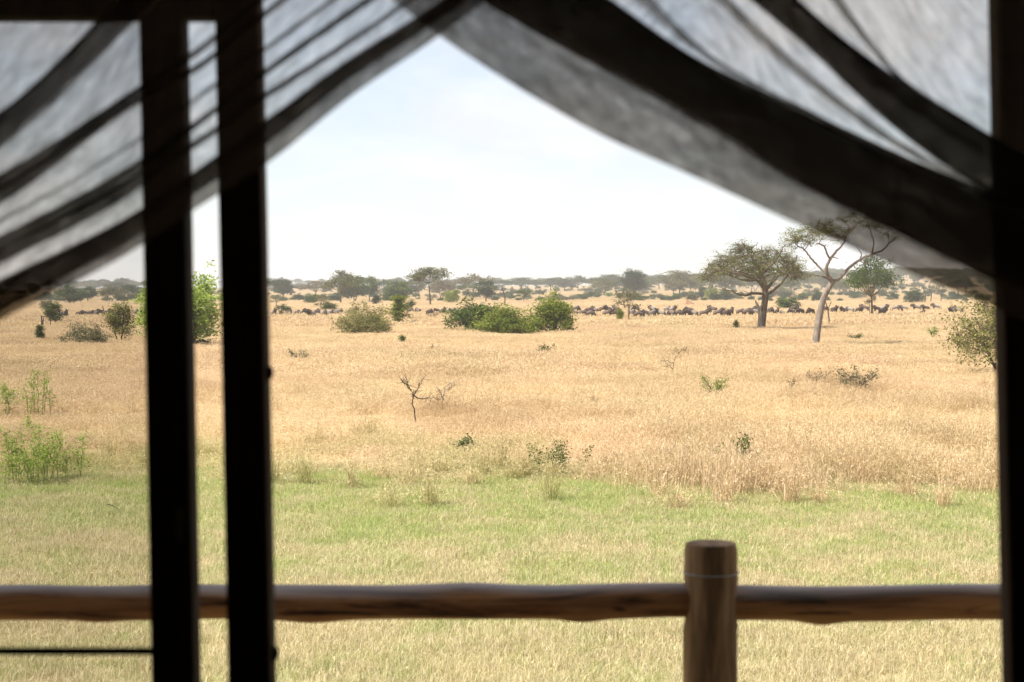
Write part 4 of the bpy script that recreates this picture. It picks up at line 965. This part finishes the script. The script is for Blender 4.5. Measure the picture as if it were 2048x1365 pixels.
def wildebeest(down):
    head = [(.78, 0, 1.34), (.98, 0, 1.30), (1.12, 0, 1.06)] if not down else [(.82, 0, .98), (1.02, 0, .66), (1.10, 0, .36)]
    v = [(0, 0, .98), (-.42, 0, 1.02), (-.62, 0, .98), (.30, 0, 1.08), (.52, 0, 1.12)] + head + \
        [(-.52, .15, .80), (-.60, .15, .46), (-.55, .15, .05), (-.52, -.15, .80), (-.66, -.15, .46), (-.62, -.15, .05),
         (.46, .14, .78), (.47, .14, .44), (.46, .14, .05), (.46, -.14, .78), (.52, -.14, .44), (.50, -.14, .05)]
    r = [(.25, .28), (.23, .24), (.17, .19), (.25, .31), (.21, .29), (.12, .17) if not down else (.12, .18), (.10, .12), (.075, .085)] + \
        [.13, .055, .045, .13, .055, .045, .11, .052, .045, .11, .052, .045]
    e = [(0, 1), (1, 2), (0, 3), (3, 4), (4, 5), (5, 6), (6, 7), (1, 8), (8, 9), (9, 10), (1, 11), (11, 12), (12, 13), (4, 14), (14, 15), (15, 16), (4, 17), (17, 18), (18, 19)]
    body = skin_mesh('wildebeest', v, e, r); body.materials.append(m_hide)
    hz = np.array(head[1]); q = MB()
    for s in (-1, 1):
        q.tube(smooth_path([hz + [-.03, 0, .11], hz + [-.02, s * .14, .08], hz + [0, s * .25, .11], hz + [-.02, s * .24, .24], hz + [-.03, s * .18, .31]], 10), np.linspace(.045, .012, 10), 6)
    horns = q.mesh('horns', True); horns.materials.append(m_horn)
    q = MB(); n0 = np.array([.30, 0, 1.36]); n1 = np.array(head[0]) + [0, 0, .17]
    q.tube(smooth_path([n0, (n0 + n1) / 2 + [0, 0, .04], n1], 8), [.03, .06, .07, .07, .07, .06, .05, .03], 6)
    mane = q.mesh('mane', True); mane.materials.append(m_mane); q = MB()
    b0 = np.array(head[0]) - [0, 0, .16]; b1 = np.array(head[2]) + [-.06, 0, -.1]
    q.tube(smooth_path([b0, (b0 + b1) / 2 - [0.02, 0, .08], b1], 8), [.03, .05, .06, .06, .05, .05, .04, .02], 5)
    beard = q.mesh('beard', True); beard.materials.append(m_mane)
    q = MB(); q.tube(smooth_path([(-.76, 0, 1.03), (-.84, 0, .85), (-.85, 0, .55), (-.83, 0, .32)], 8), [.03, .03, .03, .035, .05, .06, .05, .02], 6)
    tail = q.mesh('tail', True); tail.materials.append(m_mane)
    return body, (('horns', horns), ('mane', mane), ('beard', beard), ('tail', tail))
BEASTS = [wildebeest(False), wildebeest(True)]
# (column, row of the visible lower edge, visible width)
HERD = [(546,632,14),(578,631,13),(594,632,18),(615,630,18),(623,635,14),(634,630,12),(648,633,12),(659,632,18),(671,632,14),(679,629,12),(696,632,14),(706,628,16),
 (820,627,14),(836,627,13),(859,630,12),(874,627,16),(885,629,12),(895,628,18),(907,628,10),
 (1152,622,16),(1149,631,18),(1167,631,20),(1178,624,20),(1181,632,16),(1191,625,12),(1206,623,18),(1217,624,16),(1215,631,20),(1230,631,14),(1233,622,12),
 (1272,622,18),(1265,630,14),(1277,633,18),(1291,631,18),(1306,624,14),(1305,632,18),(1322,631,20),(1335,623,16),(1345,624,12),(1343,632,14),(1356,631,16),
 (1378,624,22),(1374,631,18),(1388,631,16),(1408,631,24),(1426,624,16),(1437,631,18),(1452,632,18),(1461,629,12),(1464,622,7),(1481,628,16),(1494,629,16),(1503,625,20),(1511,628,14),
 (1541,626,14),(1554,628,10),(1565,628,8),(1583,628,18),(1587,622,18),(1601,628,18),(1622,628,18),(1651,622,14),(1668,625,16),(1687,625,16),(1700,624,18),
 (1717,624,16),(1730,621,14),(1754,622,18),(1765,629,20),(1768,621,12),(1792,621,20),(1808,620,20),(1834,620,22),(1852,620,20),(1844,628,7),(1873,618,22),(1905,627,18),(1917,625,14),
 (124,636,14),(131,634,12),(160,633,14),(170,634,16),(180,632,18),(192,633,14),(201,630,14),(213,632,14),(272,630,14),(280,629,12)]
LM = [(546, 'the knobbed door post'), (727, 'the low olive bush'), (850, 'the lone umbrella tree'), (1010, 'the twin thicket'), (1108, 'the tall rounded bush'), (1257, 'the scruffy herd tree'),
      (1374, 'the termite mound'), (1525, 'the large acacia trunk'), (1640, 'the pinkish leaning trunk'), (1740, 'the dark trunk under the curtain'), (1828, 'the dark spreading shrub'), (1960, 'the pale-leaved shrub'),
      (207, 'the short snag')]
ORD = ['nearest', 'second nearest', 'third nearest', 'fourth nearest', 'fifth nearest', 'sixth nearest', 'seventh nearest', 'eighth nearest', 'ninth nearest', 'tenth nearest', 'eleventh nearest', 'twelfth nearest']
place = {}
for h in HERD:
    lm = min(LM, key=lambda l: abs(l[0] - h[0])); place.setdefault((lm, h[0] >= lm[0]), []).append(h)
rngh = random.Random(4)
for (lm, right), hs in place.items():
    for n_, (px, vy, w) in enumerate(sorted(hs, key=lambda h: abs(h[0] - lm[0]))):
        x, y, z = on_ground(px, vy, .55)
        L_ = min(1.0, w / F * y / 1.78); calf = w <= 8
        a = math.acos(max(.12, min(1, L_))) * rngh.choice((-1, 1))
        yaw = a if rngh.random() < .62 else math.pi - a
        down = rngh.random() < .55; body, extra = BEASTS[1 if down else 0]
        sc_ = .78 if calf else rngh.uniform(.94, 1.06)
        kind = 'young wildebeest' if calf else ('grazing wildebeest' if down else 'wildebeest with head up')
        lab = f'dark {kind}, {ORD[n_]} {"right" if right else "left"} of {lm[1]}'
        o = bpy.data.objects.new('wildebeest', body); COL.objects.link(o); o.location = (x, y, z); o.rotation_euler = (0, 0, yaw); o.scale = (sc_,) * 3
        tag(o, lab, 'wildebeest', 'wildebeest of the herd')
        for pn, me in extra:
            c = bpy.data.objects.new(pn, me); COL.objects.link(c); c.parent = o

# ------------------------------------------------------------------ scattered stuff: grass and the far woods
SRC = bpy.data.collections.new('scatter_sources')
def scatter(name, pts, rot, scl, pick, sources, label):
    src = bpy.data.collections.new(name + '_sources')
    for n_, me in enumerate(sources):
        o = bpy.data.objects.new(f'{name}_clump_{n_:02d}', me); src.objects.link(o)
    me = bpy.data.meshes.new(name); me.vertices.add(len(pts)); me.vertices.foreach_set('co', np.asarray(pts, np.float32).ravel())
    for nm, ty_, dat in (('rot', 'FLOAT_VECTOR', rot), ('scl', 'FLOAT_VECTOR', scl), ('pick', 'INT', pick)):
        at_ = me.attributes.new(nm, ty_, 'POINT')
        at_.data.foreach_set('vector' if ty_ == 'FLOAT_VECTOR' else 'value', np.asarray(dat, np.float32 if ty_ != 'INT' else np.int32).ravel())
    me.update()
    ob = bpy.data.objects.new(name, me); COL.objects.link(ob); tag(ob, kind='stuff')
    ng = bpy.data.node_groups.new(name + '_scatter', 'GeometryNodeTree')
    ng.interface.new_socket('Geometry', in_out='INPUT', socket_type='NodeSocketGeometry'); ng.interface.new_socket('Geometry', in_out='OUTPUT', socket_type='NodeSocketGeometry')
    gi = ng.nodes.new('NodeGroupInput'); go = ng.nodes.new('NodeGroupOutput'); ip = ng.nodes.new('GeometryNodeInstanceOnPoints')
    ci = ng.nodes.new('GeometryNodeCollectionInfo'); ci.inputs['Collection'].default_value = src; ci.inputs['Separate Children'].default_value = True; ci.inputs['Reset Children'].default_value = True
    def na(nm, dt): n = ng.nodes.new('GeometryNodeInputNamedAttribute'); n.data_type = dt; n.inputs['Name'].default_value = nm; return n.outputs['Attribute']
    e2r = ng.nodes.new('FunctionNodeEulerToRotation')
    ng.links.new(gi.outputs[0], ip.inputs['Points']); ng.links.new(ci.outputs[0], ip.inputs['Instance']); ip.inputs['Pick Instance'].default_value = True
    ng.links.new(na('pick', 'INT'), ip.inputs['Instance Index']); ng.links.new(na('rot', 'FLOAT_VECTOR'), e2r.inputs[0]); ng.links.new(e2r.outputs[0], ip.inputs['Rotation'])
    ng.links.new(na('scl', 'FLOAT_VECTOR'), ip.inputs['Scale']); ng.links.new(ip.outputs[0], go.inputs[0])
    md = ob.modifiers.new('scatter', 'NODES'); md.node_group = ng
    return ob
def grass_clump(seed, Rr, n, h0, h1, w, lean, head, m, droop=.25):
    rng = np.random.default_rng(seed)
    r = Rr * np.sqrt(rng.uniform(0, 1, n)); a = rng.uniform(0, 6.283, n)
    B = np.stack([r * np.cos(a), r * np.sin(a), np.zeros(n) - .02], 1)
    hh = rng.uniform(h0, h1, n) * (1 - .25 * (r / Rr) ** 2)
    da = rng.uniform(0, 6.283, n); ln = np.abs(rng.normal(0, lean, n)) * hh
    D_ = np.stack([np.cos(da), np.sin(da), np.zeros(n)], 1)
    S = np.stack([-np.sin(da + rng.normal(0, .8, n)), np.cos(da), np.zeros(n)], 1); S /= np.linalg.norm(S, axis=1)[:, None]
    ww = w * rng.uniform(.6, 1.4, n)[:, None]
    up = np.array([0, 0, 1.0])
    M1 = B + D_ * (ln * .3)[:, None] + up * (hh * .55)[:, None]
    Tp = B + D_ * ln[:, None] + up * (hh * (1 - droop * np.clip(ln / hh, 0, 1)))[:, None]
    V = np.stack([B - S * ww * .5, B + S * ww * .5, M1 - S * ww * .42, M1 + S * ww * .42, Tp - S * ww * .08, Tp + S * ww * .08], 1).reshape(-1, 3)
    o = np.arange(n)[:, None] * 6
    Q = np.concatenate([o + np.array([0, 1, 3, 2]), o + np.array([2, 3, 5, 4])])
    tint = rng.uniform(0, 1, n)
    q = MB(); q.add(V, Q, np.repeat(tint, 6), np.tile([0, 0, .5, .5, 1, 1], n))
    if head > 0:   # feathery seed heads
        k = rng.uniform(0, 1, n) < head; C = np.repeat(Tp[k], 4, 0); tt = np.tile([0, .33, .66, 1.0], k.sum())
        C = C + (M1[k] - Tp[k]).repeat(4, 0) * (tt * .35)[:, None] + rng.normal(size=C.shape) * w * 1.2
        nn = len(C); ax = rng.normal(size=(nn, 3)) * .6 + up; ax /= np.linalg.norm(ax, axis=1)[:, None]
        sd_ = np.cross(ax, rng.normal(size=(nn, 3))); sd_ /= np.linalg.norm(sd_, axis=1)[:, None]
        l_ = w * 4.5; V = np.stack([C - ax * l_, C + sd_ * w * 1.1, C + ax * l_, C - sd_ * w * 1.1], 1).reshape(-1, 3)
        q.add(V, np.arange(nn * 4).reshape(nn, 4), np.repeat(np.repeat(tint[k], 4), 4), 1.3)
    me = q.mesh('clump'); me.materials.append(m); return me
def golden_mat():
    m, nt = mat('dry_golden_grass')
    xyz = sepY(nt); Y = xyz[1]; t = attr(nt, 'tint'); h = attr(nt, 'hgt')
    straw = ramp(nt, [(0, (.43, .325, .17)), (.4, (.61, .475, .275)), (.75, (.74, .605, .40)), (1, (.56, .40, .23))], t)
    vp, _ = worldpos(nt, (.09, .035, .05)); p = noise(nt, 1.0, 5, .6, vp)
    pink = ramp(nt, [(0, (.50, .325, .20)), (.5, (.67, .465, .305)), (1, (.78, .60, .43))], t)
    c = mixc(nt, ramp(nt, [(.44, 0.0), (.64, .5)], p), straw, pink)
    va, _ = worldpos(nt, (.16, .06, .05)); pale = noise(nt, 1.0, 3, .5, va)
    c = mixc(nt, ramp(nt, [(.5, 0.0), (.7, .5)], pale), c, (.72, .56, .33))
    vg, _ = worldpos(nt, (.20, .09, .05)); g = noise(nt, 1.0, 5, .65, vg)
    near = math_(nt, 'ADD', maprange(nt, Y, 62, 34, -.20, .16), maprange(nt, xyz[0], .5, 4.5, 0.0, -.22))
    gf = ramp(nt, [(.52, 0.0), (.70, 1.0)], math_(nt, 'ADD', g, near))
    gf = math_(nt, 'MULTIPLY', gf, maprange(nt, h, 0.2, 1.1, 1.0, .40))
    green = ramp(nt, [(0, (.20, .24, .06)), (.5, (.33, .35, .11)), (1, (.48, .45, .20))], t)
    c = mixc(nt, gf, c, green)
    vb, _ = worldpos(nt, (.13, .11, .05)); c = mixc(nt, 1.0, c, ramp(nt, [(.3, (.80, .76, .70)), (.5, (1.0, 1.0, 1.0)), (.7, (1.10, 1.11, 1.12))], noise(nt, 1.0, 6, .7, vb, .6)), 'MULTIPLY')
    thin(nt, c, .35); return m
def lawn_mat():
    m, nt = mat('short_green_grass')
    t = attr(nt, 'tint'); vg, _ = worldpos(nt, (.55, .34, .05)); g = noise(nt, 1.0, 8, .78, vg, .9)
    xyz = sepY(nt); Y = xyz[1]
    g2 = math_(nt, 'ADD', g, maprange(nt, Y, 19, 31, -.07, .09))
    green = ramp(nt, [(0, (.21, .28, .065)), (.5, (.365, .43, .13)), (1, (.54, .56, .26))], t)
    dry = ramp(nt, [(0, (.38, .30, .16)), (.5, (.60, .50, .30)), (1, (.76, .66, .46))], t)
    mixf = math_(nt, 'ADD', ramp(nt, [(.41, 0.0), (.67, 1.0)], g2), maprange(nt, t, 0, 1, .32, -.38))
    mixf = math_(nt, 'MAXIMUM', math_(nt, 'MINIMUM', mixf, 1.0), 0.0)
    c = mixc(nt, mixf, dry, green)
    thin(nt, c, .4); return m
M_GOLD = golden_mat(); M_LAWN = lawn_mat()
def vnoise(x, y, s, seed):
    rng = np.random.default_rng(seed); G = rng.uniform(0, 1, (64, 64)); x = np.asarray(x) / s; y = np.asarray(y) / s
    xi = np.floor(x).astype(int); yi = np.floor(y).astype(int); fx = x - xi; fy = y - yi; fx = fx * fx * (3 - 2 * fx); fy = fy * fy * (3 - 2 * fy)
    g = lambda a, b_: G[a % 64, b_ % 64]
    return (g(xi, yi) * (1 - fx) + g(xi + 1, yi) * fx) * (1 - fy) + (g(xi, yi + 1) * (1 - fx) + g(xi + 1, yi + 1) * fx) * fy
def field(y0, y1, step, seed, margin=2.5):
    rng = np.random.default_rng(seed); out = []
    y = y0
    while y < y1:
        hw = .345 * y + margin; nx = int(2 * hw / step) + 1
        xs = -hw + (np.arange(nx) + rng.uniform(0, 1, nx)) * step
        out.append(np.stack([xs, y + rng.uniform(0, 1, nx) * step], 1)); y += step
    return np.concatenate(out), rng
def scatter_grass(name, pts, rng, sources, sx, sz):
    n = len(pts); P = np.column_stack([pts, zg(pts[:, 0], pts[:, 1])])
    rot = np.column_stack([rng.normal(0, .03, n), rng.normal(0, .03, n), rng.uniform(0, 6.283, n)])
    k = rng.uniform(.85, 1.15, n) * sx
    return scatter(name, P, rot, np.column_stack([k, k, sz]), rng.integers(0, len(sources), n), sources, name)
edge = lambda x: 33.5 + 3.4 * (vnoise(x, x * 0 + 3, 5.5, 5) - .5) * 2 + 1.6 * (vnoise(x, x * 0, 1.7, 6) - .5) * 2     # where mown green gives way to tall grass
# short grass
pts, rng = field(12.5, 40, .42, 1)
pts = pts[(pts[:, 1] < edge(pts[:, 0]) + 3.5)]
scatter_grass('short_grass', pts, rng, [grass_clump(100 + s, .5, 560, .05, .17, .006, .7, .0, M_LAWN) for s in range(6)], 1.0, np.ones(len(pts)) * rng.uniform(.7, 1.25, len(pts)))
# straw stems dotted over the short grass
pts, rng = field(12.5, 38, .75, 2)
pts = pts[rng.uniform(0, 1, len(pts)) < .6]
scatter_grass('straw_stems', pts, rng, [grass_clump(120 + s, .55, 26, .12, .34, .005, .5, .5, M_GOLD) for s in range(4)], 1.0, rng.uniform(.6, 1.2, len(pts)))
# tall golden grass
pts, rng = field(29, 75, .52, 3)
d = pts[:, 1] - edge(pts[:, 0])
cl = vnoise(pts[:, 0], pts[:, 1], 2.6, 7); cl2 = vnoise(pts[:, 0], pts[:, 1], 9, 8)
rgt = sstep(-1.0, 5.0, pts[:, 0]); lft = 1 - rgt
keep = (d > 0) & (rng.uniform(0, 1, len(pts)) < np.clip(.22 + d / 11 + rgt * .5 * sstep(.3, .6, cl), 0, 1))
hs = (.60 + .6 * (cl - .5) + .35 * (cl2 - .5)) * (1 + .75 * rgt * np.exp(-(d / 5.0) ** 2) * np.clip(cl * 2.2 - .5, 0, 1)) * (1 - lft * .72 * np.exp(-(d / 9.0)))
gapn = vnoise(pts[:, 0], pts[:, 1], 1.5, 17); keep &= ~((gapn > .74) & (rng.uniform(0, 1, len(pts)) < .85))
pts, hs = pts[keep], hs[keep]
scatter_grass('tall_grass', pts, rng, [grass_clump(140 + s, .55, 170, .35, 1.0, .0075, .55, .5, M_GOLD, .35) for s in range(7)], 1.0, hs * rng.uniform(.8, 1.2, len(pts)))
bp, rng = field(30, 125, 1.25, 14)
bn = vnoise(bp[:, 0], bp[:, 1], 5.0, 18); bd = bp[:, 1] - edge(bp[:, 0]); bp = bp[(bn > .48) & (rng.uniform(0, 1, len(bp)) < np.where(bd > 0, .75, .75 * np.exp(bd / 2.2)))]
scatter_grass('bunch_grass', bp, rng, [grass_clump(220 + s, .16, 110, .5, 1.0, .008, .75, .6, M_GOLD, .45) for s in range(6)], 1.0, rng.uniform(.5, 1.05, len(bp)))
pts, rng = field(74, 175, 1.15, 4)
cl2 = vnoise(pts[:, 0], pts[:, 1], 14, 9); cl = vnoise(pts[:, 0], pts[:, 1], 4, 10)
scatter_grass('plain_grass', pts, rng, [grass_clump(160 + s, 1.2, 420, .45, 1.0, .013, .35, .4, M_GOLD) for s in range(6)], 1.0, (.52 + .35 * (cl2 - .5) + .4 * (cl - .5)) * rng.uniform(.8, 1.2, len(pts)))
pts, rng = field(174, 600, 3.4, 5)
pts = pts[rng.uniform(0, 1, len(pts)) < 1 - sstep(380, 600, pts[:, 1])]
cl2 = vnoise(pts[:, 0], pts[:, 1], 30, 11)
scatter_grass('far_grass', pts, rng, [grass_clump(180 + s, 3.6, 900, .4, 1.0, .03, .35, .3, M_GOLD) for s in range(6)], 1.0, (.50 + .4 * (cl2 - .5) + .28 * (1 - sstep(245, 330, pts[:, 1]))) * rng.uniform(.8, 1.2, len(pts)))

# far-off woods that read as one mass
def tree_source(key, leaf):
    parts, H, W = MODELS[key]
    me0, me1 = parts[0][1], parts[1][1]
    bm = bmesh.new(); bm.from_mesh(me0); nf = len(bm.faces); bm.from_mesh(me1)
    bm.faces.ensure_lookup_table()
    for n_, f_ in enumerate(bm.faces): f_.material_index = 0 if n_ < nf else 1
    me = bpy.data.meshes.new('far_tree_source'); bm.to_mesh(me); bm.free()
    me.materials.append(BARK); me.materials.append(LEAF[leaf]); return me
srcs = [tree_source('umbrella_b', 'dark'), tree_source('umbrella_c', 'acacia'), tree_source('umbrella_d', 'dark'), tree_source('round_b', 'dark'), tree_source('round_c', 'green')]
rng = np.random.default_rng(77); P = []; S = []
while len(P) < 640:
    u = rng.uniform(-.36, .36); y = rng.uniform(820, 2150); px = 1024 + u * F
    dens = vnoise(np.array([px]), np.array([y * .35]), 90, 21)[0]
    hill = math.exp(-((u - .235) / .10) ** 2)
    if y < 1500 and rng.uniform() > (.06 + .22 * sstep(1150, 1400, px) + .5 * sstep(1400, 1700, px)): continue
    if dens + hill * .6 + .12 * sstep(1000, 1300, px) < .50: continue
    if hill > .3 and y < 1200 and rng.uniform() < .6: continue
    P.append((u * y, y, float(zg(u * y, y)))); s = rng.uniform(.75, 1.35); S.append((s * rng.uniform(.9, 1.4), s * rng.uniform(.9, 1.4), s * rng.uniform(.8, 1.05)))
n = len(P)
scatter('distant_woods', np.array(P), np.column_stack([np.zeros(n), np.zeros(n), rng.uniform(0, 6.28, n)]), np.array(S), rng.integers(0, len(srcs), n), srcs, 'woods')
# low scrub far out
sb = [tree_source('bush_c', 'dark'), tree_source('bush_e', 'green'), tree_source('bush_d', 'grey')]
P = []; S = []
while len(P) < 900:
    u = rng.uniform(-.34, .34); y = rng.uniform(560, 1500); px = 1024 + u * F
    if vnoise(np.array([px]), np.array([y * .5]), 60, 31)[0] < .50 - .10 * sstep(1050, 1400, px): continue
    P.append((u * y, y, float(zg(u * y, y)))); s = rng.uniform(.4, 1.0); S.append((s * 1.4, s * 1.4, s))
n = len(P)
scatter('distant_scrub', np.array(P), np.column_stack([np.zeros(n), np.zeros(n), rng.uniform(0, 6.28, n)]), np.array(S), rng.integers(0, len(sb), n), sb, 'scrub')

# ------------------------------------------------------------------ haze
q = MB(); q.box(-3050, 3050, -3050, 3050, -1.0, 48.0)
m, nt = mat('thin_dry_haze'); pv = nt.nodes.new('ShaderNodeVolumePrincipled'); pv.inputs['Color'].default_value = (.95, .97, 1.0, 1); pv.inputs['Density'].default_value = .00021; pv.inputs['Anisotropy'].default_value = .2
om = nt.nodes.new('ShaderNodeOutputMaterial'); nt.links.new(pv.outputs[0], om.inputs['Volume'])
tag(q.build('haze', m), kind='stuff')
